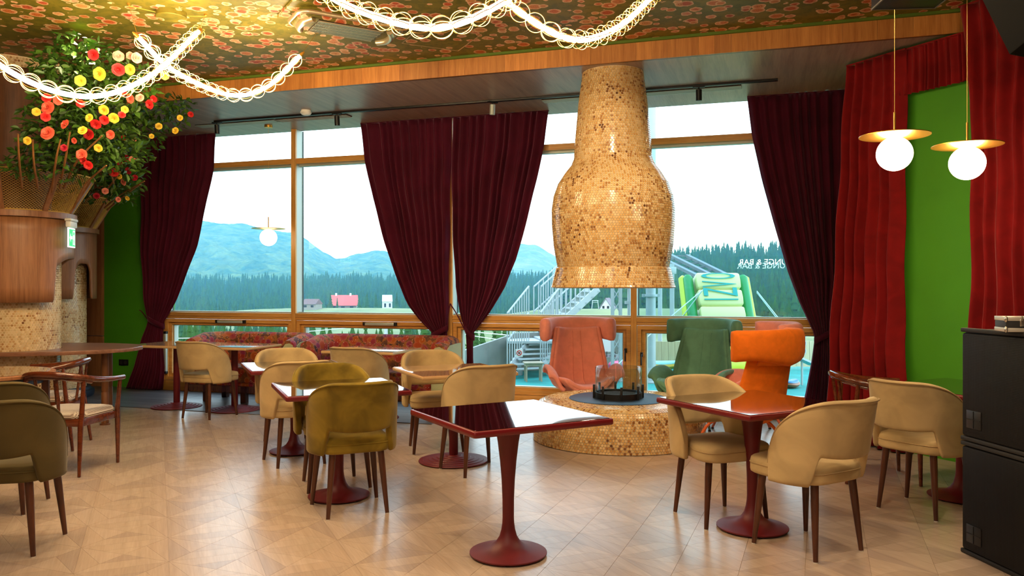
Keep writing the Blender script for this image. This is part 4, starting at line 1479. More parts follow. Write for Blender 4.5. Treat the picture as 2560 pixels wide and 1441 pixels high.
# ------------------------------------------------------------------ emergency exit sign on the nearer column
ex_ = thing('exit_sign', 'lit green emergency exit sign with white arrow on the nearer column collar', 'exit sign', S(-4.50, 8.17, 1.87), TH + math.radians(12))
MB().box((0, 0, .19), (.05, .21, .06)).build('lamp_housing', m_white, ex_, bevel=.008)
MB().box((0, 0, .235), (.065, .225, .03)).build('cap', m_white, ex_, bevel=.01)
MB().box((0, 0, .055), (.014, .20, .20)).build('sign_plate', glow('sign_white', (.85, 1.0, .95), .9), ex_, bevel=.002)
m_sg = glow('sign_green', (.02, .58, .18), .9)
m_sw = glow('sign_symbol', (.9, 1, .95), .9)
for s in (1, -1):
    MB().box((s * .0075, 0, .055), (.003, .178, .172)).build('sign_face', m_sg, ex_, smooth=False)
    ar = [(-.08, .055), (-.045, .10), (-.045, .07), (.0, .07), (.0, .04), (-.045, .04), (-.045, .01)]
    MB().loft([[(s * .0092, y, z) for y, z in ar], [(s * .0098, y, z) for y, z in ar]]).build('arrow', m_sw, ex_, smooth=False)
    dr_ = [(.015, -.02), (.015, .13), (.08, .13), (.08, -.02), (.07, -.02), (.07, .115), (.026, .115), (.026, -.02)]
    MB().loft([[(s * .0092, y, z) for y, z in dr_], [(s * .0098, y, z) for y, z in dr_]]).build('door_symbol', m_sw, ex_, smooth=False)
    run = [(.036, -.015), (.042, .03), (.03, .05), (.036, .085), (.054, .085), (.058, .05), (.048, .02), (.056, -.015)]
    MB().loft([[(s * .0092, y, z) for y, z in run], [(s * .0099, y, z) for y, z in run]]).build('runner_symbol', m_sw, ex_, smooth=False)

# sockets on the green wall
so = thing('wall_socket', 'black double wall socket low on the green wall', 'socket', (-8.66, YW, .355))
MB().box((0, -.006, 0), (.16, .012, .085)).build('plate', m_black, so, bevel=.003)
for sx in (-.038, .038):
    MB().lathe([(.012, -.002), (.026, -.002), (.027, .003), (.024, .003)], 20, Matrix.Translation((sx, -.013, 0)) @ Matrix.Rotation(PI / 2, 4, 'X')).build('insert', mat('socket_insert', C(40, 40, 40), .4) if sx < 0 else bpy.data.materials['socket_insert'], so)

# window openers: grey chain-drive boxes on the rails and beside the left sash, black handles
OPL = ['grey window opener box under the rail of the left window', 'grey window opener box under the rail of the second window', 'grey window opener box under the rail of the third window, beside the salmon chair']
for (x, lab) in zip((-6.83, -4.62, -2.24), OPL):
    w_ = thing('window_opener', lab, 'window opener', (x, YW - .065, .958), 0, 'window opener boxes')
    MB().box((0, 0, 0), (.40, .04, .034)).build('housing', m_alu, w_, bevel=.004)
    for sx in (-1, 1):
        MB().box((sx * .215, 0, .001), (.032, .044, .042)).build('end_cap', m_black, w_, bevel=.004)
w_ = thing('window_opener', 'upright grey window opener beside the burgundy curtain, on the left window', 'window opener', (-7.885, YW - .065, .52), 0, 'window opener boxes')
MB().box((0, 0, 0), (.036, .04, .52)).build('housing', m_alu, w_, bevel=.004)
for sz in (-1, 1):
    MB().box((0, 0, sz * .275), (.042, .044, .035)).build('end_cap', m_black, w_, bevel=.004)
for x, z, wnm in ((-1.53, .70, 'window_3'), (-1.35, .66, 'window_4')):
    h_ = MB().box((x, YW - .06, z), (.03, .02, .05)).tube([(x, YW - .07, z), (x, YW - .095, z), (x, YW - .10, z - .12)], .009, 8).build('handle', m_black, bpy.data.objects[wnm], bevel=.002)

# ------------------------------------------------------------------ the bar's lit sign on the far wall, which the windows mirror
def lettering(name, text, size, m, parent, loc, rot, ext=.01, sx=1.0, align='CENTER'):
    cu = bpy.data.curves.new(name, 'FONT')
    cu.body = text
    cu.size = size
    cu.extrude = ext
    cu.align_x = align
    cu.resolution_u = 3
    o = bpy.data.objects.new(name, cu)
    COL.objects.link(o)
    me = bpy.data.meshes.new_from_object(o.evaluated_get(bpy.context.evaluated_depsgraph_get()))
    bpy.data.objects.remove(o)
    me.transform(Matrix.Diagonal((sx, 1, 1, 1)))
    o = obj(name, me, m, parent)
    o.location = loc
    o.rotation_euler = rot
    return o


sg = thing('neon_sign', 'lit bar lettering mirrored in the right window pane', 'sign', (.03, -3.42, 2.0))
lettering('letters', 'LOUNGE & BAR', .21, glow('sign_light', (1, .95, .88), 30.0), sg, (0, 0, 0), (PI / 2, 0, PI))
MB().box((0, -.04, .07), (1.7, .02, .30)).build('backing_board', m_black, sg, smooth=False)

# ------------------------------------------------------------------ camellias growing from the two baskets
def leaf(mb, L=.075, Wd=.036):
    pts = [(0, 0, 0), (L * .3, Wd * .42, .004), (L * .62, Wd * .5, .002), (L, 0, -.010), (L * .62, -Wd * .5, .002), (L * .3, -Wd * .42, .004), (L * .35, 0, -.004), (L * .7, 0, -.006)]
    return mb.add(pts, [(0, 6, 1), (1, 6, 7, 2), (2, 7, 3), (3, 7, 4), (4, 7, 6, 5), (5, 6, 0)])


LEAF = leaf(MB()).mesh('leaf', ang=180)
m_leaf = mat('camellia_leaf', C(62, 96, 28), .45, 0, .35, 3, spec=.3)
m_leaf.node_tree.nodes['Principled BSDF'].inputs['Roughness'].default_value = .42
m_stem = mat('willow_stem', C(150, 98, 48), .7, 0, .2, 20)


def rose_mesh(name):
    mb = MB()
    for ring, (n, r, z, tilt, s) in enumerate(((6, .030, 0.0, .25, .030), (6, .020, .008, .65, .026), (5, .011, .014, 1.05, .020), (3, .004, .018, 1.35, .014))):
        for k in range(n):
            a = 2 * PI * (k + .5 * (ring % 2)) / n
            M = Matrix.Rotation(a, 4, 'Z') @ Matrix.Translation((r * .55, 0, z)) @ Matrix.Rotation(-tilt, 4, 'Y')
            g = [(s * 1.25 * (u / 2), (v - 1) * s * (.55 + .5 * (u > 0) - .22 * (u > 1)), .006 * (abs(v - 1) > 0) - .004 * (u == 2)) for u in range(3) for v in range(3)]
            mb.add(g, [(0, 1, 4, 3), (1, 2, 5, 4), (3, 4, 7, 6), (4, 5, 8, 7)], M)
    mb.lathe([(.001, .0), (.012, .003), (.010, .022), (.003, .026)], 8)
    return mb.mesh(name, ang=80)


ROSES = {}
for k, c in dict(coral=C(240, 104, 80), red=C(206, 34, 34), yellow=C(246, 206, 66), pink=C(246, 150, 130), crimson=C(176, 18, 44)).items():
    ROSES[k] = rose_mesh('flower')
    ROSES[k].materials.append(mat('petal_' + k, c, .55, 0, .1, 30))


def ray(px, py, y):
    """survey point at depth y on a bearing"""
    return Vector(((px - 1280) / 2000 * y, y, 1.427 + (717 - py) / 2000 * y))


FL = [(234, 137, 'red', 1), (296, 141, 'pink', 1), (341, 145, 'pink', 1), (325, 139, 'pink', .7), (250, 185, 'yellow', 1.25), (296, 174, 'red', 1.15), (326, 174, 'yellow', 1), (201, 202, 'yellow', 1),
      (117, 245, 'red', .9), (145, 251, 'coral', .9), (201, 259, 'red', .8), (121, 270, 'coral', 1.3), (91, 280, 'yellow', .8), (114, 292, 'red', .9), (260, 275, 'yellow', 1), (285, 295, 'yellow', 1),
      (224, 295, 'yellow', .8), (261, 300, 'red', .9), (240, 310, 'red', 1), (164, 312, 'coral', 1), (120, 334, 'coral', 1.35), (207, 327, 'yellow', .9), (222, 336, 'red', 1.05), (277, 337, 'coral', .9),
      (69, 352, 'yellow', .8), (327, 247, 'coral', .9), (306, 232, 'red', .8), (350, 245, 'pink', .8), (375, 261, 'red', .9), (385, 247, 'red', .7), (312, 274, 'yellow', .7), (305, 287, 'red', .7),
      (412, 189, 'yellow', .8), (205, 387, 'coral', 1.1), (210, 402, 'red', .9), (246, 370, 'yellow', .8), (186, 352, 'coral', .6), (160, 370, 'crimson', .7), (221, 413, 'red', .9)]
FB = [(310, 345, 'red', .7), (337, 347, 'pink', .6), (450, 295, 'yellow', .7), (397, 316, 'yellow', .8), (439, 327, 'yellow', .8), (379, 341, 'yellow', .6), (477, 286, 'red', .7), (315, 395, 'crimson', .9),
      (330, 398, 'pink', .7), (284, 431, 'red', 1.1), (299, 442, 'yellow', .7), (310, 455, 'pink', .9), (322, 427, 'crimson', .9), (337, 445, 'crimson', .8), (263, 478, 'pink', .8), (241, 490, 'crimson', .8),
      (296, 499, 'pink', .7), (319, 496, 'yellow', .6), (343, 398, 'pink', .5), (300, 410, 'crimson', .7)]


def camellia(label, base, blobs, flowers, nleaf, nstuff, sticks, ydep, seed):
    pl = thing('camellia_bush', label, 'plant', S(*base))
    inv = Matrix.Translation(-Vector(S(*base)))
    r = random.Random(seed)
    pos = []
    tot = sum(b[3] * b[4] for b in blobs)

    def pick():
        q = r.random() * tot
        for b in blobs:
            q -= b[3] * b[4]
            if q <= 0:
                break
        while True:
            u = Vector((r.uniform(-1, 1), r.uniform(-1, 1), r.uniform(-1, 1)))
            if .25 < u.length < 1:
                break
        c = ray(*b[:3])
        return Vector((c.x + u.x * b[3], c.y + u.y * b[3] * .7, min(c.z + u.z * b[4], ZC - .03))), u

    def mtx(p, u, s):
        d = Vector((u.x + r.gauss(0, .5), u.y + r.gauss(0, .5), r.gauss(-.1, .5))).normalized()
        q = d.to_track_quat('X', 'Z').to_matrix().to_4x4() @ Matrix.Rotation(r.gauss(0, .6), 4, 'X')
        return Matrix.Translation(Vector(S(p.x, p.y, p.z)) - Vector(S(*base))) @ Matrix.Rotation(TH, 4, 'Z') @ q @ Matrix.Scale(s, 4)
    al = [pick() for _ in range(nleaf + nstuff)]
    al.sort(key=lambda t: t[0].y)
    for p, u in al[:nleaf]:
        o = obj('leaf', LEAF, m_leaf, pl)
        o.matrix_local = mtx(p, u, r.uniform(.7, 1.3))
    lv = np.array([v.co[:] for v in LEAF.vertices])
    V = []
    for p, u in al[nleaf:]:
        m = np.array(mtx(p, u, r.uniform(.7, 1.3)))
        V.append(lv @ m[:3, :3].T + m[:3, 3])
    n = len(V)
    off = (np.arange(n) * 8)[:, None]
    tri = np.concatenate([off + np.array([[0, 6, 1]]), off + np.array([[2, 7, 3]]), off + np.array([[3, 7, 4]]), off + np.array([[5, 6, 0]])])
    qd = np.concatenate([off + np.array([[1, 6, 7, 2]]), off + np.array([[4, 7, 6, 5]])])
    tag(obj('leaf_mass', fast_mesh('leaf_mass', np.concatenate(V), [tri, qd]), m_leaf, pl), kind='stuff')
    for x, y, col, s in flowers:
        p = ray(x, y, ydep(x, y) - .02)
        o = obj('flower', ROSES[col], None, pl)
        d = Vector((r.gauss(.12, .3), -1, r.gauss(-.15, .25))).normalized()
        o.matrix_local = Matrix.Translation(Vector(S(p.x, p.y, p.z)) - Vector(S(*base))) @ Matrix.Rotation(TH, 4, 'Z') @ d.to_track_quat('Z', 'Y').to_matrix().to_4x4() @ Matrix.Scale(s * .8, 4)
    for st in sticks:
        P = [Vector(S(*ray(*q))) - Vector(S(*base)) for q in st]
        MB().tube(smooth_path(P, 4), [.012 - .005 * i / (4 * (len(P) - 1)) for i in range(4 * (len(P) - 1) + 1)], 6).build('stem', m_stem, pl)
    return pl


camellia('flowering camellia bush with red, coral and yellow blooms in the nearer column basket', (-5.0, 8.0, 2.2),
         [(200, 160, 6.95, .36, .22), (150, 165, 7.0, .25, .15), (300, 180, 6.9, .24, .2), (170, 240, 7.1, .34, .3), (330, 230, 6.95, .22, .2), (240, 300, 7.2, .42, .34), (130, 320, 7.2, .28, .35), (190, 380, 7.35, .36, .28), (90, 400, 7.5, .22, .16), (280, 370, 7.3, .28, .28), (60, 420, 7.5, .18, .1), (190, 110, 6.85, .2, .10)],
         FL, 300, 2300, [[(55, 470, 7.5), (48, 400, 7.1), (45, 335, 6.95)], [(95, 470, 7.5), (85, 410, 7.1), (82, 350, 6.95)], [(130, 480, 7.5), (140, 400, 7.0), (152, 348, 6.9)], [(150, 470, 7.5), (165, 390, 7.0), (175, 330, 6.9)],
                         [(185, 520, 7.7), (215, 460, 7.4), (266, 414, 7.1)], [(160, 470, 7.6), (195, 400, 7.1), (255, 340, 6.9)]], lambda x, y: 6.52 + .25 * (y > 210) + .15 * (y > 330), 4)
camellia('flowering camellia bush spilling from the farther column basket, towards the burgundy curtain', (-5.85, 10.1, 2.2),
         [(290, 400, 8.7, .36, .34), (330, 330, 8.6, .34, .28), (390, 290, 8.5, .36, .15), (440, 265, 8.4, .18, .12), (250, 460, 9.0, .3, .22), (310, 460, 8.9, .22, .22), (260, 350, 8.8, .3, .3)],
         FB, 200, 1500, [[(262, 520, 9.6), (300, 488, 9.0), (361, 453, 8.5)], [(268, 525, 9.6), (310, 490, 9.0), (350, 462, 8.5)], [(230, 500, 9.4), (270, 470, 8.8), (300, 430, 8.4)], [(270, 500, 9.4), (285, 470, 8.8), (280, 440, 8.4)]], lambda x, y: 8.3 - (x > 370) * .12 + .35 * (y > 440), 9)

# ------------------------------------------------------------------ outside: deck, stairs, masts, inflatable, valley, woods, mountains
GZ = -.08
m_turf = mat('turquoise_turf', C(20, 140, 134), .8, 0, .18, 2.5, bump=.2, bscale=200)
struct('deck', MB().box((-2.0, 12.6, GZ - .1), (26, 6.8, .2)), m_turf, smooth=False)
gm = NT('meadow')
gm.p.inputs['Roughness'].default_value = .95
nz = gm.n('TexNoise', i_Scale=.05, i_Detail=8.0)
gm.l(gm.mapping('Object'), nz.inputs[0])
gm.base(gm.ramp(nz.outputs[0], [(.35, C(92, 112, 72)), (.65, C(134, 140, 94))]))
TG = np.linspace


def ground_z(y):
    return np.interp(y, [9, 16, 30, 60, 140, 400, 900, 2000], [-.35, -.5, -1.6, -5.5, -14, -26, -30, -28])


def shelf(x, y, cx, cyy, rx, ry, fade):
    q = math.hypot(max(0, abs(x - cx) - rx), max(0, abs(y - cyy) - ry)) / fade
    q = max(0.0, 1 - q)
    return q * q * (3 - 2 * q)


def terrain_z(x, y):
    z = float(ground_z(y)) + 7.0 * math.exp(-((y - 150) / 70) ** 2) * math.exp(-((x - 38) / 48) ** 2)
    m = shelf(x, y, -84, 412, 40, 32, 70)            # the shelf the chalets stand on
    z += (1.427 - .0276 * y - z) * m
    m = shelf(x, y, 22, 186, 14, 16, 45)             # the meadow with the A-frame hut
    return z + (1.427 - .0288 * y - z) * m


NX = 72
xs, ys = np.linspace(-1, 1, NX + 1), np.concatenate([np.linspace(9.6, 40, 10), np.geomspace(46, 700, 60), np.geomspace(760, 2600, 12)])
V, F = [], []
for j, y in enumerate(ys):
    for i, u in enumerate(xs):
        x = u * (30 + y * .95)
        V.append(tuple(S(x, y, terrain_z(x, y) + .35 * math.sin(x * .05 + y * .03) * min(1, y / 80))))
for j in range(len(ys) - 1):
    for i in range(NX):
        F.append((j * (NX + 1) + i, j * (NX + 1) + i + 1, (j + 1) * (NX + 1) + i + 1, (j + 1) * (NX + 1) + i))
struct('ground', MB().add(V, F), gm.m)


def forest_mat(name, a, b, sc):
    t = NT(name)
    t.p.inputs['Roughness'].default_value = 1.0
    t.p.inputs['Specular IOR Level'].default_value = 0.0
    nz = t.n('TexNoise', i_Scale=sc, i_Detail=9.0, i_Roughness=.7)
    t.l(t.mapping('Object'), nz.inputs[0])
    t.base(t.ramp(nz.outputs[0], [(.38, a), (.62, b)]))
    vo = t.n('TexVoronoi', i_Scale=sc * 3.0)
    t.l(t.mapping('Object'), vo.inputs['Vector'])
    t.bump(t.math('SUBTRACT', 1.0, vo.outputs['Distance']), 1.0, .5 / sc)
    return t.m


def mountain(label_name, ridge, d0, d1, zb, m, amp, seed, nx=220, nt=46):
    """ridge: bearings and heights of the crest at distance d1; the slope falls towards d0"""
    r = np.random.default_rng(seed)
    bx, bz = np.array([p[0] for p in ridge], float), np.array([p[1] for p in ridge], float)
    X = np.linspace(bx[0], bx[-1], nx)
    V, F = [], []
    ph = r.uniform(0, 6, (14, 2))
    fq = np.concatenate([r.uniform(.004, .02, 6), r.uniform(.03, .12, 8)]) * 600 / d1
    for j in range(nt + 2):
        t = min(j / nt, 1.0)
        for px in X:
            y = d0 + (d1 - d0) * t + (60 if j > nt else 0)
            x = (px - 1280) / 2000 * (y if t < 1 else d1 + (60 if j > nt else 0))
            crest = 1.427 + (717 - np.interp(px, bx, bz)) / 2000 * d1
            z = zb + (crest - zb) * (t ** 1.25)
            n = sum(math.sin(fq[k] * x * 3 + ph[k, 0]) * math.sin(fq[k] * y * 2.2 + ph[k, 1]) for k in range(14))
            z += amp * n * (.35 + .65 * math.sin(PI * min(t, .8))) + r.uniform(-1, 1) * amp * .35
            if j > nt:
                z = zb
            V.append(tuple(S(x, y, z)))
    for j in range(nt + 1):
        for i in range(nx - 1):
            F.append((j * nx + i, j * nx + i + 1, (j + 1) * nx + i + 1, (j + 1) * nx + i))
    return struct('mountain', MB().add(V, F), m, ang=180)


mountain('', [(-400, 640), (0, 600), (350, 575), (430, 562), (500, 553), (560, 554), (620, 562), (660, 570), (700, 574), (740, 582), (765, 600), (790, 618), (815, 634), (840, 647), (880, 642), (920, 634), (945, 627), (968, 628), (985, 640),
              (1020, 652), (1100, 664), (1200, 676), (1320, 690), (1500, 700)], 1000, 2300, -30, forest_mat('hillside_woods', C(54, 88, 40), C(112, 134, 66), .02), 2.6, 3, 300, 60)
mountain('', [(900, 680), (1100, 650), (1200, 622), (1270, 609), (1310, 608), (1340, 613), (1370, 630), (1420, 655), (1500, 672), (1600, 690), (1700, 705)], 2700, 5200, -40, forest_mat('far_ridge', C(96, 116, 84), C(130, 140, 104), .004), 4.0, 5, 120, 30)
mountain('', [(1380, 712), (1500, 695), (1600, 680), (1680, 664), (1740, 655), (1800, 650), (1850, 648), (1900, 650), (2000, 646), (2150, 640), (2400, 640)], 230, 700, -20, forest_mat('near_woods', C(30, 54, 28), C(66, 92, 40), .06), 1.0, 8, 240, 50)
mountain('', [(-400, 716), (300, 716), (600, 716), (900, 712), (1100, 710), (1250, 708), (1400, 706), (1500, 712)], 420, 900, -28, forest_mat('valley_woods', C(30, 56, 30), C(58, 86, 40), .06), .8, 9, 200, 30)

# conifers: one tree mesh, three hundred nearest as things, the rest as one wood
def conifer_arrays():
    vs, fs = [], []
    n = 7
    for t in range(6):
        z0, z1 = .10 + t * .145, .10 + t * .145 + .26 - .01 * t
        r = .19 * (1 - t / 6.6)
        o = len(vs)
        for k in range(n):
            a = 2 * PI * (k + .5 * (t % 2)) / n
            q = r * (1 if k % 2 else .82)
            vs.append((q * math.cos(a), q * math.sin(a), z0))
        vs.append((0, 0, min(z1, 1.0)))
        fs += [(o + k, o + (k + 1) % n, o + n) for k in range(n)]
    o = len(vs)
    for k in range(4):
        vs += [(.012 * math.cos(k * PI / 2), .012 * math.sin(k * PI / 2), 0), (.012 * math.cos(k * PI / 2), .012 * math.sin(k * PI / 2), .2)]
    for k in range(4):
        a, b = o + 2 * k, o + 2 * ((k + 1) % 4)
        fs += [(a, b, b + 1), (a, b + 1, a + 1)]
    return np.array(vs), np.array(fs)


CV, CF = conifer_arrays()
m_fir = mat('fir_needles', C(56, 88, 42), .95, 0, .3, .15, spec=.1)
FIR = fast_mesh('conifer', CV, [CF])
tr2 = np.random.default_rng(12)


RX_, RZ_ = [1380, 1500, 1600, 1680, 1740, 1800, 1850, 2400], [712, 695, 680, 664, 655, 650, 648, 640]
spots = []
while len(spots) < 8600:
    k = len(spots)
    if k < 700:                        # scattered over the bank below the house
        px, y = tr2.uniform(380, 1440), tr2.uniform(110, 400)
        if 780 < px < 1010 and y > 170:
            continue
        z = terrain_z((px - 1280) / 2000 * y, y)
    elif k < 5600:                     # the wood across the valley
        px, y = tr2.uniform(340, 1460), 420 + 480 * tr2.random() ** .8
        if 815 < px < 1000 and y < 470:
            continue
        z = -28 + (1.427 + (717 - np.interp(px, [300, 600, 900, 1100, 1400], [716, 716, 712, 710, 706])) / 2000 * 900 + 28) * ((y - 420) / 480) ** 1.25
    else:                              # the hill on the right
        px, y = tr2.uniform(1425, 2120), 235 + 465 * tr2.random() ** .8
        if px < 1640 and y < 330:
            continue
        z = -20 + (1.427 + (717 - np.interp(px, RX_, RZ_)) / 2000 * 700 + 20) * ((y - 230) / 470) ** 1.25
    h = tr2.uniform(9, 18)
    if k < 700:
        h = min(h, (1.427 - .032 * y - z) * tr2.uniform(.55, 1.0))
    spots.append((y, px, z, h))
spots += [(404 + 2 * q, px, terrain_z((px - 1280) / 2000 * 405, 405), h) for q, (px, h) in enumerate(((826, 9), (843, 6.5), (898, 8), (918, 9.5), (940, 8), (992, 9)))]
spots.sort()
TW = []
for k, (y, px, z, h) in enumerate(spots):
    p = S((px - 1280) / 2000 * y, y, z - .6)
    if k % 12 == 3 and k < 12 * 280:
        o = tag(obj('conifer', FIR, m_fir), 'dark fir of the distant woods beyond the windows', 'tree', 'firs of the distant woods')
        o.location = p
        o.scale = (h, h, h)
    else:
        a = tr2.uniform(0, 6)
        c, s = math.cos(a), math.sin(a)
        TW.append(CV @ np.array([[c, -s, 0], [s, c, 0], [0, 0, 1]]).T * np.array([h * tr2.uniform(.8, 1.15), h * tr2.uniform(.8, 1.15), h]) + np.array(p))
off = (np.arange(len(TW)) * len(CV))[:, None, None]
tag(obj('forest', fast_mesh('forest', np.concatenate(TW), [(CF[None] + off).reshape(-1, 3)]), m_fir), 'dense fir forest filling the valley beyond the windows', 'forest', kind='stuff')

# haze lying in the valley between the near woods and the mountains
hz = MB().loft([[tuple(S(x, y, -60)), tuple(S(x, y, z))] for x, y, z in ((0, 0, 0),)] and [[tuple(S(sx * (300 + y), y, z)) for sx, z in ((-1, -60), (1, -60), (1, zt), (-1, zt))] for y, zt in ((110, 6), (330, 28), (900, 76), (1600, 140), (2650, 235))]).build('valley_haze', None, smooth=False)
ht_ = NT('valley_haze')
ht_.t.nodes.remove(ht_.p)
vs_ = ht_.n('VolumeScatter')
vs_.inputs['Color'].default_value = (.18, .62, 1.0, 1)
vs_.inputs['Density'].default_value = .00037
ht_.l(vs_.outputs[0], ht_.out.inputs['Volume'])
hz.data.materials.append(ht_.m)
tag(hz, 'thin blue haze lying over the valley before the mountains', 'haze', kind='stuff')

# --- houses across the valley
m_redroof = mat('red_roof', C(214, 92, 84), .8)
m_housew = mat('grey_timber', C(150, 140, 128), .9)
m_pale = mat('pale_wall', C(220, 222, 220), .8)


def house(label, px, pyb, y, w, d, h, roof, rot, mr, mw, chim=True):
    x = (px - 1280) / 2000 * y
    z = 1.427 + (717 - pyb) / 2000 * y
    o = thing('house', label, 'house', S(x, y, z), TH + rot)
    MB().box((0, 0, h / 2 - 1.5), (w, d, h + 3)).build('wall', mw, o, smooth=False)
    MB().loft([[(s * w / 2 * 1.06, -d / 2 * 1.2, h * .9), (s * w / 2 * 1.06, 0, h + roof), (s * w / 2 * 1.06, d / 2 * 1.2, h * .9)] for s in (-1, 1)]).build('roof', mr, o, smooth=False)
    n = max(2, int(w / 4))
    for k in range(n):
        MB().box((-w / 2 + (k + .5) * w / n, -d / 2 - .05, h * .5), (w / n * .4, .1, h * .4)).build('window', m_black, o, smooth=False)
    if chim:
        for q in (-.3, .25):
            MB().box((w * q, 0, h + roof), (.9, .9, 2)).build('chimney', m_pale, o, smooth=False)
    return o


house('long chalet with a red roof among the firs across the valley', 860, 772, 420, 13.5, 11, 1.9, 5.2, .1, m_redroof, m_housew)
house('small grey-roofed house right of the red-roofed chalet', 968, 775, 430, 5, 7, 5, 3, .2, m_pale, m_pale, False)
house('low dark-roofed hut at the edge of the left woods', 780, 772, 380, 7, 7, 2.4, 2.2, -.2, mat('brown_roof', C(120, 92, 88), .9), m_housew, False)
# white A-frame hut on the meadow
af = thing('frame_hut', 'little white A-frame hut on the meadow beyond the stairs', 'house', S((1519 - 1280) / 2000 * 190, 190, 1.427 + (717 - 776) / 2000 * 190), TH - .35)
MB().loft([[(-1.7, y, 0), (1.7, y, 0), (0, y, 2.7)] for y in (-1.9, 1.9)]).build('wall', m_pale, af, smooth=False)
for s in (-1, 1):
    MB().loft([[(s * 2.0, y, -.1), (s * 1.85, y, -.1), (0, y, 2.72), (0, y, 2.95)] for y in (-2.15, 2.15)]).build('roof', mat('slate_roof', C(124, 112, 122), .8) if s < 0 else bpy.data.materials['slate_roof'], af, smooth=False)
for q in (-.55, .55):
    MB().box((q, -1.93, .75), (.5, .08, .6)).build('window', m_black, af, smooth=False)
# ski-lift gantry by the hut, lift pylon with cables in the valley
m_galv = mat('galvanised_steel', C(184, 190, 192), .5, .15, .06, 6)
gt = thing('lift_gantry', 'pale steel ski-lift gantry on the meadow left of the hut', 'gantry', S((1488 - 1280) / 2000 * 175, 175, 1.427 + (717 - 772) / 2000 * 175), TH)
for s in (-1, 1):
    MB().bar((s * .75, 0, 0), (s * .55, 0, 1.75), .14, .14).build('upright', m_galv, gt, smooth=False)
MB().bar((-.7, 0, 1.75), (.7, 0, 1.75), .16, .16).bar((-.6, 0, 1.35), (.6, 0, 1.35), .08, .08).build('crossbeam', m_galv, gt, smooth=False)
lp = thing('lift_pylon', 'white chairlift pylon with a cross arm in the valley, seen above the right banquette', 'pylon', S((965 - 1280) / 2000 * 120, 120, -16), TH)
topz = 1.427 + (717 - 812) / 2000 * 120 + 16
MB().tube([(0, 0, 0), (0, 0, topz)], [.35, .26], 12).build('mast', m_galv, lp)
MB().box((0, 0, topz + .3), (2.9, .6, .35)).box((0, 0, topz + .9), (1.7, .5, .2)).build('cross_arm', m_galv, lp, smooth=False)
for s in (-1.2, 1.2):
    MB().box((s, 0, topz - .1), (1.0, .3, .4)).build('sheave_train', m_galv, lp, smooth=False)
m_cable = mat('cable', C(226, 236, 240), .6)
for k, (dz, lab) in enumerate(((0, 'upper lift cable sagging across the valley'), (-.6, 'lower lift cable sagging across the valley'))):
    pts = []
    for (qx, qy, qd) in ((300, 805 + k * 42, 90), (560, 806 + k * 38, 100), (760, 818 + k * 12, 112), (955, 811 + k * 4, 120), (1090, 822 + k * 5, 100), (1350, 846 + k * 20, 70)):
        pts.append(S(*ray(qx, qy, qd)))
    tag(MB().tube(smooth_path(pts, 6), .045, 5).build('lift_cable', m_cable), lab, 'cable')

# --- beside the deck: concrete wall, plank fence, steel stairs, masts, stool
m_conc = mat('weathered_concrete', C(150, 150, 142), .9, 0, .25, 1.6, bump=.4, bscale=20)


def RT(px, py, y):
    return S(*ray(px, py, y))


cw = struct('wall_outside', MB().loft([[tuple(RT(px, 940, y)[:2]) + (GZ,), tuple(RT(px, 0, y)[:2]) + (zt,), tuple(RT(px, 0, y + .25)[:2]) + (zt,), tuple(RT(px, 0, y + .25)[:2]) + (GZ,)]
                                       for px, y, zt in ((1100, 12.6, .30), (1185, 13.2, .42), (1290, 14.2, .60), (1400, 14.6, .60), (1620, 14.7, .56))]), m_conc, smooth=False)
pf = thing('plank_fence', 'low fence of pale upright planks at the end of the deck', 'fence', (0, 0, 0))
m_plankf = mat('raw_spruce', C(206, 190, 156), .85, 0, .12, 3, stretch=(8, 8, 1))
x = 1645
while x < 2060:
    a = RT(x, 0, 14.6)
    t = MB().box((0, 0, .5 * (.40 + GZ * 0) - .05), (.118, .024, .46 + random.uniform(-.015, .015))).build('plank', m_plankf, pf, smooth=False)
    t.location = (a[0], a[1], .05)
    t.rotation_euler = (0, 0, TH)
    x += 16.8
MB().bar(tuple(RT(1640, 0, 14.64)[:2]) + (.32,), tuple(RT(2060, 0, 14.64)[:2]) + (.32,), .03, .07).build('rail', m_plankf, pf, smooth=False)

st = thing('steel_stairs', 'pale galvanised steel stairs with railings climbing past the concrete wall', 'stairs', (0, 0, 0))


def flight(a, b, n, wv, rails=True):
    """a, b: foot and head of the stringer (world); wv: vector across"""
    a, b, wv = Vector(a), Vector(b), Vector(wv)
    for s in (0, 1):
        MB().bar(a + wv * s, b + wv * s, .03, .12).build('stringer', m_galv, st, smooth=False)
    for k in range(n):
        p = a + (b - a) * ((k + .5) / n)
        MB().bar(p, p + wv, .17, .025).build('tread', m_galv, st, smooth=False)
    if rails:
        for s in (0, 1):
            for hh in (.5, .95):
                MB().tube([a + wv * s + Vector((0, 0, hh)), b + wv * s + Vector((0, 0, hh))], .016, 6).build('handrail', m_galv, st)
            m = n + 3
            for k in range(m + 1):
                p = a + (b - a) * (k / m) + wv * s
                MB().tube([p, p + Vector((0, 0, .95))], .011, 5).build('baluster', m_galv, st)


f0, f1 = RT(1268, 930, 13.0), RT(1322, 856, 13.6)
wv = S(.55, .25, 0)
flight(f0, f1, 6, wv)
f2, f3 = RT(1352, 856, 13.7), RT(1496, 722, 14.4)
flight(f2, f3, 9, S(-.1, .75, 0))
l0 = RT(1322, 852, 13.6)
MB().add([], []).box((0, 0, 0), (.95, .9, .04), Matrix.Translation(RT(1338, 852, 13.9)) @ Matrix.Rotation(TH, 4, 'Z')).build('landing', m_galv, st, smooth=False)
for px, y in ((1300, 13.6), (1372, 13.6), (1380, 14.2)):
    q = RT(px, 852, y)
    MB().box((q[0], q[1], (q[2] + GZ) / 2), (.07, .07, q[2] - GZ)).build('post', m_galv, st, smooth=False)
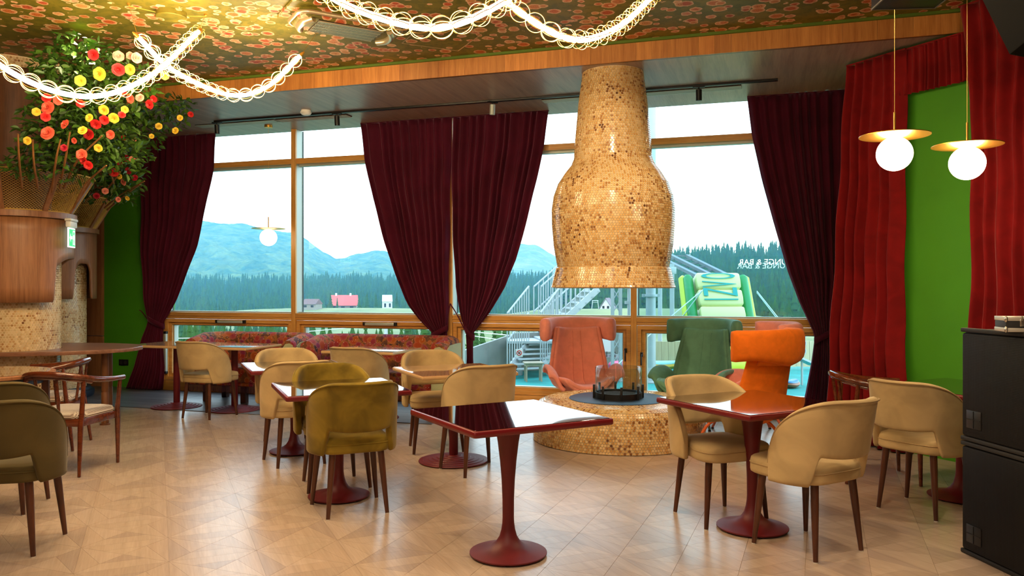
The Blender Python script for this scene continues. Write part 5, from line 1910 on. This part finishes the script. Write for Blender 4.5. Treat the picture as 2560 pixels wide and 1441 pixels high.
# little prohibition sign on the stairs
ps = thing('warning_sign', 'small white prohibition sign hung on the steel stairs', 'sign', RT(1298, 883, 12.95), TH)
MB().box((0, 0, 0), (.115, .008, .125)).build('panel', m_white, ps, smooth=False)
MB().ring(.038, .006, 24, 6, Matrix.Translation((0, -.006, 0)) @ Matrix.Rotation(PI / 2, 4, 'X')).build('red_ring', mat('sign_red', C(210, 30, 36), .5), ps)
MB().bar((-.026, -.006, .026), (.026, -.006, -.026), .008, .008).build('red_bar', bpy.data.materials['sign_red'], ps, smooth=False)
MB().box((0, -.005, 0), (.034, .004, .022)).build('pictogram', m_black, ps, smooth=False)
# white notice board on the right of the salmon chair
nb = thing('notice_board', 'white notice board on legs with a row of hooks behind the salmon chair', 'board', RT(1512, 905, 13.6), TH)
MB().box((0, 0, .28), (.30, .03, .22)).build('panel', m_white, nb, smooth=False)
for k in range(6):
    MB().box((-.18 + k * .07, -.03, .13), (.012, .02, .09)).build('hook', m_black, nb, smooth=False)
MB().box((0, 0, .10), (.5, .03, .05)).build('rail', m_galv, nb, smooth=False)
for s in (-.22, .22):
    MB().box((s, 0, -.07), (.04, .04, .3)).build('leg', m_galv, nb, smooth=False)

tb = thing('garden_stool', 'small wooden table standing on the turquoise deck beside the stairs', 'table', S(*ray(1333, 935, 12.75)[:2], GZ), TH + .12)
m_oldw = mat('weathered_board', C(176, 160, 136), .85, 0, .15, 6)
MB().box((0, 0, .295), (.31, .25, .02)).build('tabletop', m_oldw, tb, bevel=.003)
MB().box((0, 0, .265), (.27, .21, .04)).build('apron', m_oldw, tb, smooth=False)
for sx in (-1, 1):
    for sy in (-1, 1):
        MB().box((sx * .12, sy * .09, .13), (.026, .026, .26)).build('leg', m_oldw, tb, smooth=False)


def mast(px, y, r, label, ztop=4.6):
    m = thing('steel_mast', label, 'mast', S(*ray(px, 0, y)[:2], GZ), TH, 'steel masts on the deck')
    MB().lathe([(r, .06), (r, ztop)], 20).build('tube', m_galv, m)
    MB().lathe([(r * 1.9, 0), (r * 1.9, .02), (r * 1.6, .03), (r * 1.05, .22), (r, .24)], 20).build('foot', m_galv, m)
    for zz in (1.35, 1.75):
        MB().lathe([(r, zz), (r * 1.32, zz), (r * 1.32, zz + .035), (r, zz + .035)], 20, caps=False).build('clamp', m_galv, m)
        for s in (-1, 1):
            MB().box((s * r * 1.45, 0, zz + .018), (.05, .04, .05)).build('bolt_lug', m_galv, m, smooth=False)
    for k in range(6):
        a = k * PI / 3
        MB().lathe([(.012, 0), (.012, .05)], 8, Matrix.Translation((r * 1.7 * math.cos(a), r * 1.7 * math.sin(a), 0))).build('anchor_bolt', m_galv, m)
    return m


mast(1627, 12.55, .078, 'thick pale steel mast on the deck, right of the window post')
lm = thing('lattice_mast', 'pale steel lattice mast on the deck, left of the window post', 'mast', S(*ray(1541, 0, 12.75)[:2], GZ), TH)
for sx in (-1, 1):
    for sy in (-1, 1):
        MB().box((sx * .062, sy * .062, 2.2), (.038, .038, 4.4)).build('upright', m_galv, lm, smooth=False)
        MB().box((sx * .075, sy * .07, .01), (.09, .09, .02)).build('foot', m_galv, lm, smooth=False)
for k in range(22):
    for s in (-1, 1):
        MB().bar((-.06 * s, -.062 * s, .1 + k * .2), (.06 * s, -.062 * s, .3 + k * .2), .014, .014).build('brace', m_galv, lm, smooth=False)
tm = thing('steel_mast', 'thin pale steel mast with bracket just left of the window post', 'mast', S(*ray(1573, 0, 12.9)[:2], GZ), TH, 'steel masts on the deck')
MB().lathe([(.03, 0), (.03, 4.3)], 14).build('tube', m_galv, tm)
for zz in (1.25, 1.5):
    MB().box((-.02, 0, zz), (.10, .06, .05)).build('bracket', m_galv, tm, smooth=False)
for zz in (0,):
    MB().box((0, 0, .012), (.14, .14, .02)).build('foot', m_galv, tm, smooth=False)

# --- inflatable climbing block with rotated letters, ropes and the ramp behind it
m_yel = mat('lemon_vinyl', C(206, 216, 62), .35)
m_cream = mat('cream_vinyl', C(224, 220, 150), .35)
m_vgreen = mat('green_vinyl', C(16, 140, 72), .3)
m_teal = mat('teal_print', C(10, 158, 152), .4)
m_blue = mat('blue_vinyl', C(20, 96, 190), .35)
inf = thing('inflatable_slide', 'tall inflatable slide in lemon and green with sideways teal letters', 'inflatable', S(*ray(1822, 0, 12.9)[:2], GZ), TH + math.radians(4))
TI = Matrix.Rotation(math.radians(-24), 4, 'X')
H = 1.83


def cush(mb, x0, x1, y0, y1, z0, z1, M, b=.06):
    """puffed block"""
    def sec(k):
        return [(x0 + b * k[0], y0 + b * k[0]), (x1 - b * k[0], y0 + b * k[0]), (x1 - b * k[0], y1 - b * k[0]), (x0 + b * k[0], y1 - b * k[0])]
    rg = []
    for z, e in ((z0, .8), (z0 + b * .5, .25), (z0 + b, 0), ((z0 + z1) / 2, -.12), (z1 - b, 0), (z1 - b * .5, .25), (z1, .8)):
        rg.append([(x, y, z) for x, y in sec((e, 0))])
    return mb.loft(rg, True, True, M)


nb_ = 6
for k in range(nb_):
    cush(MB(), -.37, .37, -.20, .05, k * H / nb_, (k + 1) * H / nb_, TI, .04).build('puffed_panel', m_yel if k < 3 else m_cream, inf, ang=50, bevel=.012)
for s in (-1, 1):
    MB().tube([TI @ Vector((s * .475, -.05, .0)), TI @ Vector((s * .475, -.05, H * .5)), TI @ Vector((s * .475, -.05, H - .05)), TI @ Vector((s * .47, -.05, H))], [.085, .088, .082, .05], 16).build('side_tube', m_vgreen, inf)
    MB().tube([TI @ Vector((s * .555, .02, .0)), TI @ Vector((s * .555, .02, H * .5)), TI @ Vector((s * .55, .02, H - .02)), TI @ Vector((s * .53, .02, H + .02))], [.07, .072, .065, .03], 14).build('side_tube', m_yel, inf)
up_ = TI.to_3x3() @ Vector((0, 0, 1))
nr_ = TI.to_3x3() @ Vector((0, -1, 0))
LM = Matrix((up_, Vector((-1, 0, 0)), nr_)).transposed().to_euler()
for ch, z, sx in (('I', 1.295, .26), ('Z', 1.375, .30), ('V', 1.545, .22), ('O', 1.69, .17)):
    lettering('letter', ch, .84, m_teal, inf, TI @ Vector((.28, -.222, z)), LM, .004, sx, 'LEFT')
for k in range(3):
    cush(MB(), .16, .42, -.62 - .0 * k, -.30, .02 + k * .17, .19 + k * .17, None, .04).build('step_cushion', m_yel, inf, ang=50, bevel=.01)
MB().box((.50, -.46, .27), (.15, .05, .54)).build('blue_panel', m_blue, inf, bevel=.01)
sun = MB()
for k in range(12):
    a = k * PI / 6
    sun.add([(.50 + .022 * math.cos(a - .22), -.489, .36 + .022 * math.sin(a - .22)), (.50 + .052 * math.cos(a), -.489, .36 + .052 * math.sin(a)), (.50 + .022 * math.cos(a + .22), -.489, .36 + .022 * math.sin(a + .22))], [(0, 1, 2)])
sun.lathe([(.001, 0), (.024, 0), (.024, .004), (.001, .004)], 16, Matrix.Translation((.50, -.486, .36)) @ Matrix.Rotation(PI / 2, 4, 'X'))
sun.build('sun_emblem', m_white, inf, smooth=False)
lettering('letter', 'ILA', .085, m_white, inf, (.50, -.488, .20), (PI / 2, 0, 0), .003)
for k, (a, b, lab) in enumerate((((1757, 725, 12.7), (1640, 823, 12.4), 'white guy rope of the inflatable, running down to the left'), ((1757, 725, 12.75), (1700, 800, 13.4), 'second white guy rope left of the inflatable'),
                                 ((1892, 728, 12.7), (1985, 845, 12.5), 'white guy rope of the inflatable, running down to the right'), ((1892, 732, 12.7), (1968, 830, 12.9), 'second white guy rope right of the inflatable'),
                                 ((1640, 823, 12.4), (1520, 935, 12.1), 'long white rope stretched low across the deck'))):
    tag(MB().tube([RT(*a), RT(*b)], .008, 6).build('guy_rope', m_cable), lab, 'rope')
m_ramp = mat('dull_steel', C(118, 126, 132), .6, .2)
rp = thing('ramp_rails', 'grey steel ramp rails sloping down behind the inflatable', 'ramp', (0, 0, 0))
for dx, dy in ((0, 0), (34, -2), (78, 0)):
    MB().bar(RT(1640 + dx, 640 + dy, 17), RT(1790 + dx, 714 + dy, 13.9), .08, .06).build('rail', m_ramp, rp, smooth=False)
for k in range(9):
    t = k / 8
    a, b = RT(1640 + 150 * t, 640 + 74 * t, 17 - 3.1 * t), RT(1718 + 150 * t, 640 + 74 * t, 17 - 3.1 * t)
    MB().bar(a, b, .04, .03).build('tie', m_ramp, rp, smooth=False)
MB().box((0, 0, 0), (.13, .12, .13), Matrix.Translation(RT(1681, 677, 15)) @ Matrix.Rotation(TH, 4, 'Z')).build('lamp_box', m_galv, rp, bevel=.01)
for px, y in ((1650, 16.8), (1680, 15.5)):
    q = RT(px, 660, y)
    MB().box((q[0], q[1], (q[2] - .6) / 2), (.08, .08, q[2] + .6)).build('post', m_galv, rp, smooth=False)

# --- boats, ring and bags stored along the fence
def lozenge(px, y, z, L, Wd, Hh, rz, name, label, cat, ma, mb_):
    o = thing(name, label, cat, S(*ray(px, 0, y)[:2], GZ + z), TH + rz)
    def hull(k):
        rg = []
        for i in range(13):
            t = -1 + 2 * i / 12
            e = math.sqrt(max(.02, 1 - abs(t) ** 2.4))
            rg.append([(t * L / 2, Wd / 2 * e * math.cos(a) * k, Hh * .5 + Hh * .5 * e * math.sin(a) * k + Hh * .25 * t * t) for a in (2 * PI * q / 12 for q in range(12))])
        return rg
    MB().loft(hull(1.0)).build('hull', ma, o)
    rg = [[(p[0], p[1], p[2] + Hh * .3) for p in r] for r in hull(.8)]
    MB().loft(rg).build('deck_shell', mb_, o)
    return o


lozenge(1655, 13.9, .05, .62, .26, .14, .05, 'kayak', 'pale blue and yellow kayak lying by the thick mast', 'boat', mat('mustard_hull', C(206, 172, 70), .4), mat('ice_blue_hull', C(150, 214, 224), .35))
lozenge(1745, 13.8, .0, .6, .3, .16, -.3, 'kayak', 'green kayak lying behind the green wing chair', 'boat', mat('green_hull', C(40, 150, 110), .4), mat('mint_hull', C(110, 200, 170), .4))
rg = thing('swim_ring', 'pink and grey inflatable ring lying on the deck by the window post', 'swim ring', S(*ray(1556, 0, 13.3)[:2], GZ), TH)
for k, (m_, z) in enumerate(((mat('grey_vinyl', C(120, 124, 150), .4), .07), (mat('pink_vinyl', C(230, 90, 130), .4), .19))):
    MB().ring(.17, .07, 28, 12, Matrix.Translation((0, 0, z))).build('tube', m_, rg)
gr_ = thing('guard_rail', 'bent steel guard rail on the deck beside the right curtain', 'railing', S(*ray(1990, 0, 12.2)[:2], GZ), TH + .2)
for k in range(3):
    MB().tube(smooth_path([(-.22, 0, .75 - k * .12), (.1, 0, .80 - k * .12), (.16, 0, .76 - k * .12), (.1, .0, .70 - k * .12), (-.22, 0, .66 - k * .12)], 5), .014, 7).build('rail_loop', m_galv, gr_)
for s in (-.2, .1):
    MB().tube([(s, 0, 0), (s, 0, .78)], .016, 7).build('upright', m_galv, gr_)
MB().bar((-.35, -.2, .55), (.35, .1, .30), .16, .03).build('ramp_plate', m_galv, gr_, smooth=False)
lozenge(1978, 11.9, .0, .42, .22, .10, .9, 'kayak', 'small brown boat hull by the right curtain', 'boat', mat('brown_hull', C(140, 84, 50), .4), mat('blue_hull', C(40, 120, 180), .4))
